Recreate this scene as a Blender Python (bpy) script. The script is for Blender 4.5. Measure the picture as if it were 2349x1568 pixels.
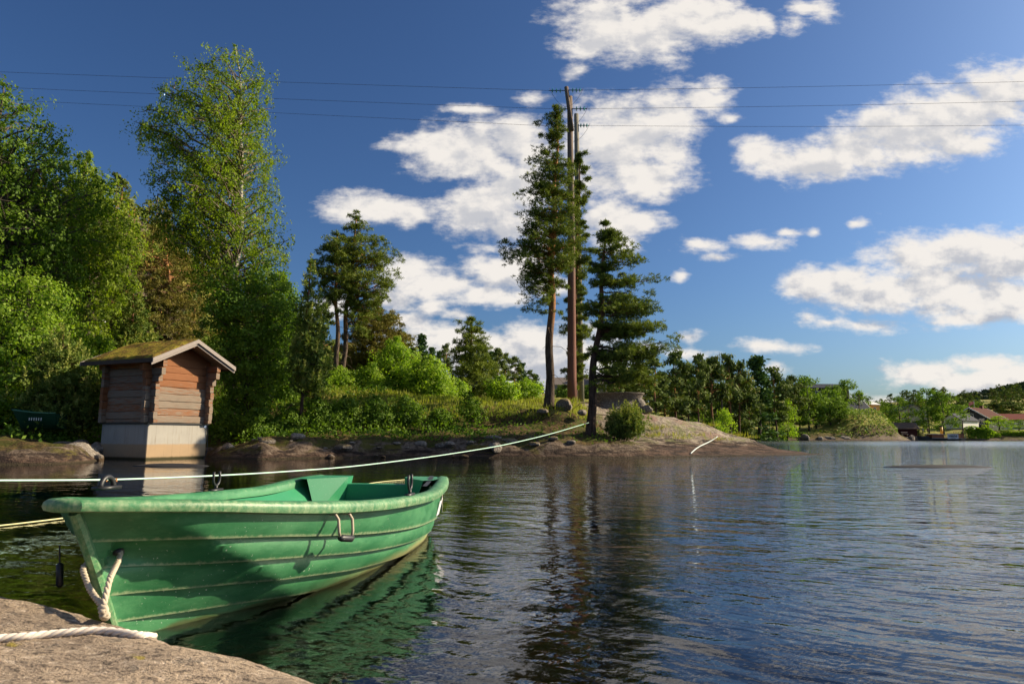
import bpy, math, random
import numpy as np
from mathutils import Vector, Matrix, noise as mn

for o in list(bpy.data.objects):
    bpy.data.objects.remove(o)
scene = bpy.context.scene
COL = scene.collection
rs = np.random.RandomState(7)
random.seed(7)

# ------------------------------------------------------------------ camera
CAM_H = 0.8
F = 1566.0
HZ = 998.0
PITCH = math.atan((HZ - 784) / F)
ROLL = math.radians(0.25)
_f = np.array([0, math.cos(PITCH), math.sin(PITCH)])
_r0 = np.array([1.0, 0, 0])
_u0 = np.array([0, -math.sin(PITCH), math.cos(PITCH)])
_r = math.cos(ROLL) * _r0 + math.sin(ROLL) * _u0
_u = -math.sin(ROLL) * _r0 + math.cos(ROLL) * _u0
cam = bpy.data.objects.new('camera', bpy.data.cameras.new('camera'))
COL.objects.link(cam)
m = Matrix(((_r[0], _u[0], -_f[0], 0), (_r[1], _u[1], -_f[1], 0), (_r[2], _u[2], -_f[2], CAM_H), (0, 0, 0, 1)))
cam.matrix_world = m
cam.data.sensor_width = 36
cam.data.lens = F / 2349 * 36
cam.data.clip_end = 5000
cam.data.clip_start = 0.05
cam.data.dof.use_dof = True
cam.data.dof.focus_distance = 6.5
cam.data.dof.aperture_fstop = 7.1
scene.camera = cam


def ray(px, py):
    d = _f + _r * (px - 1174.5) / F + _u * (784 - py) / F
    return d


def W(px, py, Y):
    "point of the place seen at (px, py) of the photograph at distance Y"
    d = ray(px, py)
    return np.array([d[0] / d[1] * Y, Y, CAM_H + d[2] / d[1] * Y])


def XY(px, Y, py=960):
    p = W(px, py, Y)
    return float(p[0]), float(Y)


# ------------------------------------------------------------------ light
SUN_AZ = math.radians(14)       # angle from +x, counter-clockwise
SUN_EL = math.radians(30)
sdir = Vector((math.cos(SUN_AZ) * math.cos(SUN_EL), math.sin(SUN_AZ) * math.cos(SUN_EL), math.sin(SUN_EL)))
sl = bpy.data.lights.new('sun', 'SUN')
sl.energy = 5.0
sl.angle = math.radians(0.53)
sl.color = (1.0, 0.84, 0.60)
so = bpy.data.objects.new('sun', sl)
COL.objects.link(so)
so.rotation_euler = sdir.to_track_quat('Z', 'Y').to_euler()

scene.view_settings.view_transform = 'Standard'
scene.view_settings.look = 'None'
scene.view_settings.exposure = 0.75
scene.view_settings.gamma = 1
scene.view_settings.use_curve_mapping = False
scene.render.engine = 'CYCLES'
scene.cycles.max_bounces = 8
scene.cycles.transparent_max_bounces = 8
scene.cycles.caustics_reflective = False
scene.cycles.caustics_refractive = False
scene.cycles.sample_clamp_indirect = 6
scene.cycles.use_denoising = True


# ------------------------------------------------------------------ node helper
class NT:
    def __init__(self, tree):
        self.t = tree
        self.n = tree.nodes
        self.l = tree.links

    def node(self, kind, _out=None, **kw):
        nd = self.n.new(kind)
        for k, v in kw.items():
            if k.startswith('_'):
                setattr(nd, k[1:], v)
        for k, v in kw.items():
            if not k.startswith('_'):
                key = int(k[1:]) if k[0] == 'i' and k[1:].isdigit() else k.replace('__', ' ')
                self.set(nd.inputs[key], v)
        return nd

    def set(self, sock, v):
        if isinstance(v, bpy.types.NodeSocket):
            self.l.new(v, sock)
        elif isinstance(v, (tuple, list)) and len(v) == 3 and sock.type == 'RGBA':
            sock.default_value = (*v, 1)
        else:
            sock.default_value = v

    def math(self, op, a, b=0.0, c=0.0, clamp=False):
        nd = self.n.new('ShaderNodeMath')
        nd.operation = op
        nd.use_clamp = clamp
        for i, v in enumerate((a, b, c)):
            self.set(nd.inputs[i], v)
        return nd.outputs[0]

    def vmath(self, op, a, b=(0, 0, 0), out=0):
        nd = self.n.new('ShaderNodeVectorMath')
        nd.operation = op
        self.set(nd.inputs[0], a)
        if op == 'SCALE':
            self.set(nd.inputs[3], b)
        else:
            self.set(nd.inputs[1], b)
        return nd.outputs[out]

    def mix(self, f, a, b, mode='MIX'):
        nd = self.n.new('ShaderNodeMix')
        nd.data_type = 'RGBA'
        nd.blend_type = mode
        self.set(nd.inputs[0], f)
        self.set(nd.inputs[6], a)
        self.set(nd.inputs[7], b)
        return nd.outputs[2]

    def ramp(self, f, stops, interp='LINEAR'):
        nd = self.n.new('ShaderNodeValToRGB')
        nd.color_ramp.interpolation = interp
        el = nd.color_ramp.elements
        while len(el) < len(stops):
            el.new(0.5)
        for e, (p, c) in zip(el, stops):
            e.position = p
            e.color = (*c, 1) if isinstance(c, (tuple, list)) else (c, c, c, 1)
        self.set(nd.inputs[0], f)
        return nd.outputs[0]

    def smooth(self, v, a, b, lo=0.0, hi=1.0):
        nd = self.n.new('ShaderNodeMapRange')
        nd.interpolation_type = 'SMOOTHSTEP'
        for i, x in enumerate((v, a, b, lo, hi)):
            self.set(nd.inputs[i], x)
        return nd.outputs[0]

    def noise(self, vec, scale=1.0, detail=3.0, rough=0.5, dist=0.0, out=0, dim='3D'):
        nd = self.n.new('ShaderNodeTexNoise')
        nd.noise_dimensions = dim
        if vec is not None:
            self.set(nd.inputs['Vector'], vec)
        self.set(nd.inputs['Scale'], scale)
        self.set(nd.inputs['Detail'], detail)
        self.set(nd.inputs['Roughness'], rough)
        self.set(nd.inputs['Distortion'], dist)
        return nd.outputs[out]

    def voronoi(self, vec, scale=1.0, feat='F1', out='Distance'):
        nd = self.n.new('ShaderNodeTexVoronoi')
        nd.feature = feat
        self.set(nd.inputs['Vector'], vec)
        self.set(nd.inputs['Scale'], scale)
        return nd.outputs[out]

    def scale(self, vec, s):
        nd = self.n.new('ShaderNodeMapping')
        self.set(nd.inputs['Vector'], vec)
        nd.inputs['Scale'].default_value = s
        return nd.outputs[0]

    def coord(self, out='Object'):
        return self.n.new('ShaderNodeTexCoord').outputs[out]

    def attr(self, name, out='Fac'):
        nd = self.n.new('ShaderNodeAttribute')
        nd.attribute_name = name
        return nd.outputs[out]

    def bump(self, h, strength=0.5, dist=0.02):
        nd = self.n.new('ShaderNodeBump')
        self.set(nd.inputs['Height'], h)
        nd.inputs['Strength'].default_value = strength
        nd.inputs['Distance'].default_value = dist
        return nd.outputs[0]

    def sep(self, v):
        nd = self.n.new('ShaderNodeSeparateXYZ')
        self.set(nd.inputs[0], v)
        return nd.outputs

    def comb(self, x, y, z):
        nd = self.n.new('ShaderNodeCombineXYZ')
        for i, v in enumerate((x, y, z)):
            self.set(nd.inputs[i], v)
        return nd.outputs[0]


# ------------------------------------------------------------------ sky
world = bpy.data.worlds.new('World')
scene.world = world
world.use_nodes = True
wt = NT(world.node_tree)
for n_ in list(wt.n):
    wt.n.remove(n_)
sky = wt.n.new('ShaderNodeTexSky')
sky.sky_type = 'NISHITA'
sky.sun_disc = False
sky.sun_elevation = SUN_EL
sky.sun_rotation = math.atan2(sdir.x, sdir.y)
sky.air_density = 1.0
sky.dust_density = 2.0
sky.ozone_density = 3.0
STR = 0.085
skyc = wt.mix(1.0, sky.outputs[0], tuple(STR * v for v in (1.6, 1.98, 2.40)), 'MULTIPLY')
gm = wt.n.new('ShaderNodeGamma')
wt.l.new(skyc, gm.inputs[0])
gm.inputs[1].default_value = 1.22
skyc = wt.mix(1.0, gm.outputs[0], tuple(1 / STR * v for v in (0.305, 0.308, 0.305)), 'MULTIPLY')
gen = wt.coord('Generated')
gx, gy, gz = wt.sep(gen)[:]
yy = wt.math('MAXIMUM', gy, 0.03)
uu = wt.math('DIVIDE', gx, yy)
vv = wt.math('DIVIDE', gz, yy)
uv = wt.comb(uu, vv, 0.0)

CLOUDS = [  # centre x, y, half width, half height (photograph), weight
    (1390, 60, 120, 80, 1), (1500, 70, 110, 85, 1), (1620, 35, 120, 75, 1), (1700, 45, 70, 55, .8), (1350, 110, 70, 40, .8),
    (1755, 45, 45, 50, .5), (1850, 15, 75, 28, .7), (1818, 55, 22, 30, .7), (1885, 20, 40, 28, .6), (1328, 175, 30, 28, .55), (1090, 252, 85, 20, .62), (1215, 225, 50, 16, .5),
    (1080, 345, 170, 62, 1), (1180, 330, 90, 65, 1), (930, 335, 75, 24, .8), (1100, 385, 110, 42, .9), (1000, 330, 80, 40, .9),
    (1430, 320, 150, 95, 1), (1540, 265, 80, 75, .95), (1620, 225, 70, 35, .9), (1650, 200, 30, 30, .7), (1480, 400, 100, 60, .95), (1540, 350, 60, 60, .9),
    (1370, 420, 90, 50, .9), (1530, 440, 40, 25, .7), (1680, 265, 25, 12, .6), (1400, 260, 70, 40, .7), (1340, 380, 60, 60, .8),
    (830, 470, 85, 36, 1), (900, 480, 80, 32, .9), (945, 490, 40, 32, .9),
    (1100, 475, 130, 50, 1), (1190, 440, 90, 60, .95), (1170, 520, 90, 35, .9), (1130, 560, 60, 16, .65), (1060, 500, 60, 35, .8),
    (1410, 510, 90, 60, 1), (1460, 505, 75, 35, .9), (1370, 500, 60, 50, .9), (1420, 545, 60, 28, .7),
    (950, 630, 85, 50, 1), (1010, 655, 100, 36, 1), (905, 680, 60, 34, .9), (1150, 630, 90, 55, 1), (1120, 682, 110, 24, .9), (1210, 600, 80, 60, .9), (1250, 650, 60, 40, .8),
    (985, 703, 26, 17, .8), (1045, 718, 40, 11, .62), (930, 738, 55, 26, .9), (1000, 785, 150, 42, 1), (1130, 790, 100, 40, .95),
    (1210, 790, 110, 48, 1), (1270, 820, 150, 70, 1), (1200, 850, 180, 50, .95), (1330, 870, 160, 60, .9), (980, 840, 160, 40, .8), (760, 700, 60, 40, .7),
    (1740, 345, 60, 38, .95), (1800, 370, 95, 38, 1), (1880, 372, 120, 48, 1), (1970, 345, 110, 58, 1), (2060, 310, 110, 72, 1), (2140, 280, 110, 85, 1), (2215, 255, 110, 80, 1), (2300, 220, 90, 78, 1), (2370, 200, 90, 70, 1), (2190, 330, 110, 40, .9),
    (1735, 552, 55, 18, .72), (1600, 565, 48, 16, .66), (1650, 590, 40, 8, .55), (1810, 527, 40, 8, .6), (1870, 529, 16, 8, .7), (1975, 516, 18, 7, .7), (1560, 627, 12, 9, .6),
    (1850, 665, 65, 40, 1), (1920, 650, 90, 40, 1), (2000, 680, 160, 45, 1), (2100, 590, 120, 48, 1), (2200, 580, 130, 55, 1), (2310, 590, 120, 65, 1), (2150, 650, 200, 60, 1), (2300, 680, 160, 55, 1), (2250, 720, 130, 20, .8),
    (1845, 733, 36, 16, .75), (2000, 747, 95, 15, .85), (1900, 745, 40, 7, .6), (1592, 767, 28, 11, .8), (1775, 798, 80, 15, .72), (1590, 808, 90, 12, .7), (1780, 848, 26, 14, .7), (1460, 800, 60, 14, .7),
    (2110, 862, 90, 30, 1), (2080, 880, 60, 14, .8), (2260, 835, 90, 26, .95), (2310, 865, 110, 36, 1), (2200, 880, 90, 30, .8), (2290, 905, 130, 22, .9), (2010, 918, 75, 12, .8), (1900, 905, 60, 9, .6),
    # beyond the frame
    (2480, 240, 160, 90, 1), (2520, 600, 160, 80, 1), (2700, 500, 200, 90, .9), (2600, 860, 200, 40, .9), (1500, -60, 230, 90, 1), (1750, -120, 160, 60, .9), (2150, -190, 260, 100, 1), (2500, -90, 160, 80, .9),
    (900, -260, 260, 90, .8), (1300, -420, 300, 110, .9), (2000, -500, 300, 120, .9), (2800, -300, 300, 140, .9),
]


def cloud_field(vec, off=0.0, big=False):
    acc = None
    for (cx, cy, rx, ry, w) in CLOUDS:
        if rx * ry < 1500 and w < .86:
            rx, ry, w = rx * 1.7 + 6, ry * 1.6 + 5, w * .62
        if big and (rx * ry < 3200 or w < .9):
            continue
        d = ray(cx, cy)
        cu, cv = d[0] / d[1], d[2] / d[1]
        mp = wt.n.new('ShaderNodeMapping')
        wt.l.new(vec, mp.inputs[0])
        sx, sy = F / (2 * rx), F / (2 * ry)
        mp.inputs['Location'].default_value = (-(cu - off * .5) * sx, -(cv - off) * sy, 0)
        mp.inputs['Scale'].default_value = (sx, sy, 1)
        gd = wt.n.new('ShaderNodeTexGradient')
        gd.gradient_type = 'SPHERICAL'
        wt.l.new(mp.outputs[0], gd.inputs[0])
        k = gd.outputs[1]                    # 1 - r / 2
        if w < 1:
            k = wt.math('SUBTRACT', k, (1 - w) * .5)
        acc = k if acc is None else wt.math('SMOOTH_MAX', acc, k, 0.11)
    return wt.math('MULTIPLY_ADD', acc, 2.0, -1.0)


# domain warp so that cloud edges billow
wv = wt.comb(uu, wt.math('MULTIPLY', vv, 1.5), 0.0)
w1 = wt.noise(wv, 7.0, 4, 0.55, out=1)
wx, wy, _wz = wt.sep(w1)[:]
u1 = wt.math('MULTIPLY_ADD', wt.math('SUBTRACT', wx, 0.5), 0.06, uu)
v1 = wt.math('MULTIPLY_ADD', wt.math('SUBTRACT', wy, 0.5), 0.04, vv)
uvw = wt.comb(u1, v1, 0.0)
field = cloud_field(uvw)
fine = wt.noise(wv, 13.0, 9, 0.60)
fine2 = wt.noise(wt.vmath('ADD', wv, (0.012, 0.026, 0)), 13.0, 5, 0.58)
tiny = wt.noise(wt.scale(wv, (1, 1.6, 1)), 48.0, 5, 0.6)
big = wt.noise(wt.vmath('ADD', wv, (3.1, 1.7, 0)), 4.2, 4, 0.55)
dens = wt.math('ADD', field, wt.math('MULTIPLY_ADD', fine, 2.1, -1.02))
dens = wt.math('ADD', dens, wt.math('MULTIPLY_ADD', tiny, 0.8, -0.38))
alpha_front = wt.smooth(dens, -0.34, 0.55)
# general sky elsewhere (sides, behind, high): scattered cumulus by noise on the dome
hi = wt.math('MAXIMUM', wt.math('ABSOLUTE', gz), 0.06)
dome = wt.comb(wt.math('DIVIDE', gx, hi), wt.math('DIVIDE', gy, hi), 0.0)
g1 = wt.noise(dome, 0.55, 9, 0.6)
alpha_gen = wt.smooth(g1, 0.55, 0.64)
front = wt.math('MULTIPLY', wt.smooth(gy, 0.32, 0.5), wt.smooth(vv, 1.15, 0.95))
alpha = wt.mix(front, alpha_gen, alpha_front)
# light: sun comes from the right and above; thick parts shade the side away from it
field2 = cloud_field(uvw, 0.032, True)
d2 = wt.math('ADD', field2, wt.math('MULTIPLY_ADD', fine2, 1.5, -0.75))
relief = wt.math('SUBTRACT', fine2, fine)
sh = wt.math('MULTIPLY_ADD', d2, 0.55, wt.math('MULTIPLY_ADD', relief, 5.0, wt.math('MULTIPLY_ADD', big, 2.2, -1.05)))
shade = wt.smooth(sh, -0.35, 1.15)
lowgrey = wt.smooth(vv, 0.45, 0.10, 0.62, 1.0)
shade = wt.math('MULTIPLY', shade, lowgrey)
cl_lit = tuple(c / STR for c in (0.55, 0.52, 0.485))
cl_dark = tuple(c / STR for c in (0.27, 0.285, 0.325))
ccol = wt.mix(shade, cl_lit, cl_dark)
col = wt.mix(wt.math('MULTIPLY', alpha, 0.97), skyc, ccol)
below = wt.smooth(gz, -0.01, -0.06)
col = wt.mix(below, col, (0.6, 0.7, 0.7))
bg = wt.node('ShaderNodeBackground', Color=col, Strength=STR)
wo = wt.node('ShaderNodeOutputWorld', Surface=bg.outputs[0])
world.cycles.sampling_method = 'MANUAL'
world.cycles.sample_map_resolution = 256


# ------------------------------------------------------------------ materials
MATS = {}


def mat(name, fn):
    if name in MATS:
        return MATS[name]
    mt = bpy.data.materials.new(name)
    mt.use_nodes = True
    t = NT(mt.node_tree)
    for n_ in list(t.n):
        t.n.remove(n_)
    out = t.n.new('ShaderNodeOutputMaterial')
    fn(t, out)
    MATS[name] = mt
    return mt


def pbr(t, out, color, rough=0.7, normal=None, metal=0.0, spec=0.5, extra=None):
    b = t.n.new('ShaderNodeBsdfPrincipled')
    t.set(b.inputs['Base Color'], color)
    t.set(b.inputs['Roughness'], rough)
    t.set(b.inputs['Metallic'], metal)
    t.set(b.inputs['Specular IOR Level'], spec)
    if normal is not None:
        t.set(b.inputs['Normal'], normal)
    if extra:
        for k, v in extra.items():
            t.set(b.inputs[k], v)
    t.l.new(b.outputs[0], out.inputs['Surface'])
    return b


def simple(name, color, rough=0.7, var=0.15, scale=6.0, metal=0.0, bump=0.0, spec=0.5):
    def fn(t, out):
        c = t.coord()
        n1 = t.noise(c, scale, 5, 0.6)
        k = t.math('MULTIPLY_ADD', n1, 2 * var, 1 - var)
        col = t.mix(1.0, color, t.comb(k, k, k), 'MULTIPLY')
        pbr(t, out, col, rough, t.bump(n1, bump, 0.02) if bump else None, metal, spec)
    return mat(name, fn)


def leaf_mat(name, dark, light, trans=0.35, rough=0.5, yellow=None):
    def fn(t, out):
        v = t.attr('v')
        c = t.mix(v, dark, light)
        if yellow:
            c = t.mix(t.smooth(v, 0.86, 1.0), c, yellow)
        d = t.node('ShaderNodeBsdfDiffuse', Color=c)
        tc = t.mix(1.0, c, (1.25, 1.35, 0.55), 'MULTIPLY')
        tr = t.node('ShaderNodeBsdfTranslucent', Color=tc)
        m1 = t.node('ShaderNodeMixShader', i0=trans, i1=d.outputs[0], i2=tr.outputs[0])
        g = t.node('ShaderNodeBsdfGlossy', Color=(0.9, 0.9, 0.8), Roughness=0.6)
        m2 = t.node('ShaderNodeMixShader', i0=0.015, i1=m1.outputs[0], i2=g.outputs[0])
        t.l.new(m2.outputs[0], out.inputs['Surface'])
    return mat(name, fn)


# ------------------------------------------------------------------ mesh buffer
class MB:
    def __init__(self):
        self.v = []
        self.q = []
        self.t = []
        self.n = 0
        self.a = []

    def add(self, verts, quads=None, tris=None, a=0.5):
        verts = np.asarray(verts, dtype=np.float64).reshape(-1, 3)
        self.v.append(verts)
        if quads is not None and len(quads):
            self.q.append(np.asarray(quads, dtype=np.int64).reshape(-1, 4) + self.n)
        if tris is not None and len(tris):
            self.t.append(np.asarray(tris, dtype=np.int64).reshape(-1, 3) + self.n)
        a = np.asarray(a, dtype=np.float32)
        self.a.append(np.broadcast_to(a, (len(verts),)).copy() if a.ndim == 0 else a)
        self.n += len(verts)
        return self

    def box(self, c, s, rz=0.0, a=0.5, R=None):
        x, y, z = [d / 2 for d in s]
        v = np.array([(-x, -y, -z), (x, -y, -z), (x, y, -z), (-x, y, -z), (-x, -y, z), (x, -y, z), (x, y, z), (-x, y, z)])
        if R is not None:
            v = v @ np.asarray(R).T
        elif rz:
            cz, sz = math.cos(rz), math.sin(rz)
            v = v @ np.array([(cz, -sz, 0), (sz, cz, 0), (0, 0, 1)]).T
        self.add(v + np.asarray(c), [(0, 3, 2, 1), (4, 5, 6, 7), (0, 1, 5, 4), (1, 2, 6, 5), (2, 3, 7, 6), (3, 0, 4, 7)], a=a)
        return self

    def tube(self, pts, rad, sides=8, cap=True, a=0.5):
        pts = np.asarray(pts, dtype=float)
        n = len(pts)
        rad = np.broadcast_to(np.asarray(rad, dtype=float), (n,))
        tan = np.gradient(pts, axis=0)
        tan /= np.linalg.norm(tan, axis=1)[:, None] + 1e-9
        up = np.array([0, 0, 1.0]) if abs(tan[0][2]) < 0.9 else np.array([1.0, 0, 0])
        rings = []
        ang = np.linspace(0, 2 * np.pi, sides, endpoint=False)
        for i in range(n):
            s = np.cross(tan[i], up)
            s /= np.linalg.norm(s) + 1e-9
            up = np.cross(s, tan[i])
            rings.append(pts[i] + rad[i] * (np.cos(ang)[:, None] * s + np.sin(ang)[:, None] * up))
        v = np.concatenate(rings)
        q = []
        for i in range(n - 1):
            for j in range(sides):
                k = (j + 1) % sides
                q.append((i * sides + j, i * sides + k, (i + 1) * sides + k, (i + 1) * sides + j))
        tr = []
        if cap:
            v = np.concatenate([v, pts[:1], pts[-1:]])
            b0, b1 = n * sides, n * sides + 1
            for j in range(sides):
                k = (j + 1) % sides
                tr.append((b0, k, j))
                tr.append((b1, (n - 1) * sides + j, (n - 1) * sides + k))
        self.add(v, q, tr, a=a)
        return self

    def grid(self, P, a=0.5, flip=False):
        P = np.asarray(P, dtype=float)
        r, c = P.shape[:2]
        i = np.arange(r * c).reshape(r, c)
        q = np.stack([i[:-1, :-1], i[:-1, 1:], i[1:, 1:], i[1:, :-1]], -1).reshape(-1, 4)
        if flip:
            q = q[:, ::-1]
        aa = np.asarray(a, dtype=np.float32)
        self.add(P.reshape(-1, 3), q, a=aa.reshape(-1) if aa.ndim else aa)
        return self

    def poly(self, pts, faces, a=0.5):
        q = [f for f in faces if len(f) == 4]
        t = [f for f in faces if len(f) == 3]
        self.add(pts, q, t, a=a)
        return self

    def mesh(self, name, m=None, smooth=False):
        me = bpy.data.meshes.new(name)
        v = np.concatenate(self.v)
        q = np.concatenate(self.q) if self.q else np.zeros((0, 4), int)
        t = np.concatenate(self.t) if self.t else np.zeros((0, 3), int)
        me.vertices.add(len(v))
        me.vertices.foreach_set('co', v.astype(np.float32).ravel())
        nl = q.size + t.size
        me.loops.add(nl)
        me.loops.foreach_set('vertex_index', np.concatenate([q.ravel(), t.ravel()]).astype(np.int32))
        npoly = len(q) + len(t)
        me.polygons.add(npoly)
        ls = np.concatenate([np.arange(len(q)) * 4, q.size + np.arange(len(t)) * 3]).astype(np.int32)
        me.polygons.foreach_set('loop_start', ls)
        try:
            lt = np.concatenate([np.full(len(q), 4), np.full(len(t), 3)]).astype(np.int32)
            me.polygons.foreach_set('loop_total', lt)
        except Exception:
            pass
        me.polygons.foreach_set('use_smooth', np.full(npoly, bool(smooth)))
        at = me.attributes.new('v', 'FLOAT', 'POINT')
        at.data.foreach_set('value', np.concatenate(self.a).astype(np.float32))
        me.update(calc_edges=True)
        if m is not None:
            for mm in (m if isinstance(m, (list, tuple)) else [m]):
                me.materials.append(mm)
        return me

    def obj(self, name, m=None, parent=None, smooth=False, loc=None, rz=0.0):
        o = bpy.data.objects.new(name, self.mesh(name, m, smooth))
        COL.objects.link(o)
        if parent is not None:
            o.parent = parent
        if loc is not None:
            o.location = loc
        if rz:
            o.rotation_euler.z = rz
        return o


def tag(o, label=None, cat=None, group=None, kind=None):
    if label:
        o['label'] = label
    if cat:
        o['category'] = cat
    if group:
        o['group'] = group
    if kind:
        o['kind'] = kind
    return o


def thing(name, label, cat, loc=(0, 0, 0), rz=0.0, group=None):
    o = bpy.data.objects.new(name, None)
    COL.objects.link(o)
    o.location = loc
    o.rotation_euler.z = rz
    return tag(o, label, cat, group)


def copy_tree(o, parent=None):
    c = o.copy()
    COL.objects.link(c)
    c.parent = parent
    for ch in [x for x in o.children]:
        copy_tree(ch, c)
    return c


def fbm(x, y, z=0.0, oct=4, s=1.0):
    return mn.fractal(Vector((x * s, y * s, z * s)), 1.0, 2.0, oct)


def vnoise(X, Y, scale, seed=0, oct=4, rough=0.5):
    "fast value noise on arrays"
    out = np.zeros_like(X, dtype=float)
    amp, tot = 1.0, 0.0
    for o_ in range(oct):
        R = np.random.RandomState(seed * 31 + o_)
        T = R.rand(256, 256)
        xs, ys = X * scale + R.rand() * 100, Y * scale + R.rand() * 100
        xi, yi = np.floor(xs).astype(int), np.floor(ys).astype(int)
        fx, fy = xs - xi, ys - yi
        fx, fy = fx * fx * (3 - 2 * fx), fy * fy * (3 - 2 * fy)
        g = lambda a, b: T[a % 256, b % 256]
        n = (g(xi, yi) * (1 - fx) + g(xi + 1, yi) * fx) * (1 - fy) + (g(xi, yi + 1) * (1 - fx) + g(xi + 1, yi + 1) * fx) * fy
        out += amp * n
        tot += amp
        amp *= rough
        scale *= 2.03
    return out / tot


def sm(x, a, b):
    t = np.clip((x - a) / (b - a), 0, 1)
    return t * t * (3 - 2 * t)
# ------------------------------------------------------------------ terrain
def GP(px, py):
    d = ray(px, py)
    t = -CAM_H / d[2]
    return (d[0] * t, d[1] * t)


SHORE = [(-900, -40), (-60, 6), (-30, 15)] + [GP(0, 1066), GP(120, 1065), GP(215, 1059), W(228,1000,23.6)[:2], W(300,1000,25.2)[:2], W(420,1000,25.6)[:2], W(470,1000,25.4)[:2], GP(486, 1050), GP(600, 1053), GP(700, 1051),
         GP(850, 1049), GP(1000, 1049), GP(1200, 1050), GP(1350, 1050), GP(1480, 1049), GP(1600, 1047), GP(1700, 1046), GP(1800, 1045),
         GP(1870, 1043)] + [(14.3, 31.4), (13, 34), (10.5, 39), (10, 46), (13, 60), (25, 100), (46, 134), (52, 139), (62, 142), (78, 146), (85, 150), (95, 163), (120, 166),
         (300, 172), (900, 150), (900, 2600), (-900, 2600)]
SHORE = np.array(SHORE)


def sdist(X, Y, P):
    sh = X.shape
    x, y = X.ravel(), Y.ravel()
    A = P
    B = np.roll(P, -1, 0)
    best = np.full(x.shape, 1e9)
    inside = np.zeros(x.shape, bool)
    for (ax, ay), (bx, by) in zip(A, B):
        dx, dy = bx - ax, by - ay
        t = np.clip(((x - ax) * dx + (y - ay) * dy) / (dx * dx + dy * dy), 0, 1)
        d = np.hypot(x - ax - t * dx, y - ay - t * dy)
        best = np.minimum(best, d)
        c = ((ay > y) != (by > y))
        xi = (bx - ax) * (y - ay) / ((by - ay) if by != ay else 1e-9) + ax
        inside ^= c & (x < xi)
    return np.where(inside, best, -best).reshape(sh)


CP = [(px, py, Y) for (px, py, Y) in [
    (1262, 936, 30), (1355, 972, 27.5), (1312, 922, 33), (1200, 926, 32), (1100, 924, 32.5), (1000, 916, 33.5), (900, 905, 34.5), (820, 885, 36.5),
    (700, 893, 34), (620, 925, 30), (1230, 975, 28.5), (1120, 985, 28.5), (950, 985, 28.5), (800, 985, 28.5), (700, 990, 28.5), (560, 1000, 27),
    (1420, 935, 33), (1480, 950, 31.5), (1540, 957, 31.8), (1600, 967, 31.8), (1700, 988, 31.5), (1790, 1012, 31.2), (1850, 1030, 31),
    (1430, 1000, 28.5), (1540, 1000, 29.4), (1650, 1010, 29.8), (1760, 1028, 30.2), (1480, 960, 35), (1600, 985, 36),
    (250, 975, 26.5), (120, 990, 23), (0, 985, 22.5), (-200, 990, 20), (400, 960, 30), (470, 975, 28)]]
CPw = [tuple(W(*c)) for c in CP] + [(3, 42, 2.6), (5, 60, 3.6), (-8, 60, 4.4), (12, 140, 8.6), (-5, 140, 8.8), (20, 170, 9.0), (8, 95, 5.6), (-20, 60, 5), (-14, 42, 4.5), (-22, 40, 5.5), (-35, 40, 8), (-30, 28, 4.2), (-45, 30, 8),
        (0, 100, 6.0), (20, 110, 2.6), (40, 145, 2.4), (60, 160, 3.0), (90, 175, 3.4), (76, 152, 5.6), (80, 158, 6.0), (86, 173, 6.2), (97, 188, 6.0), (92, 160, 2.2), (96, 165, 1.5), (66, 147, 2.4), (58, 146, 2.0), (120, 178, 2.6), (110, 190, 3.4), (130, 174, 2.4), (160, 178, 2.7), (105, 168, 1.6), (200, 190, 5),
        (20, 200, 6), (-60, 300, 6), (-70, 200, 6), (-20, 250, 6), (100, 400, 18), (300, 400, 20)]
CPw = np.array(CPw)
HILLS = []


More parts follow.
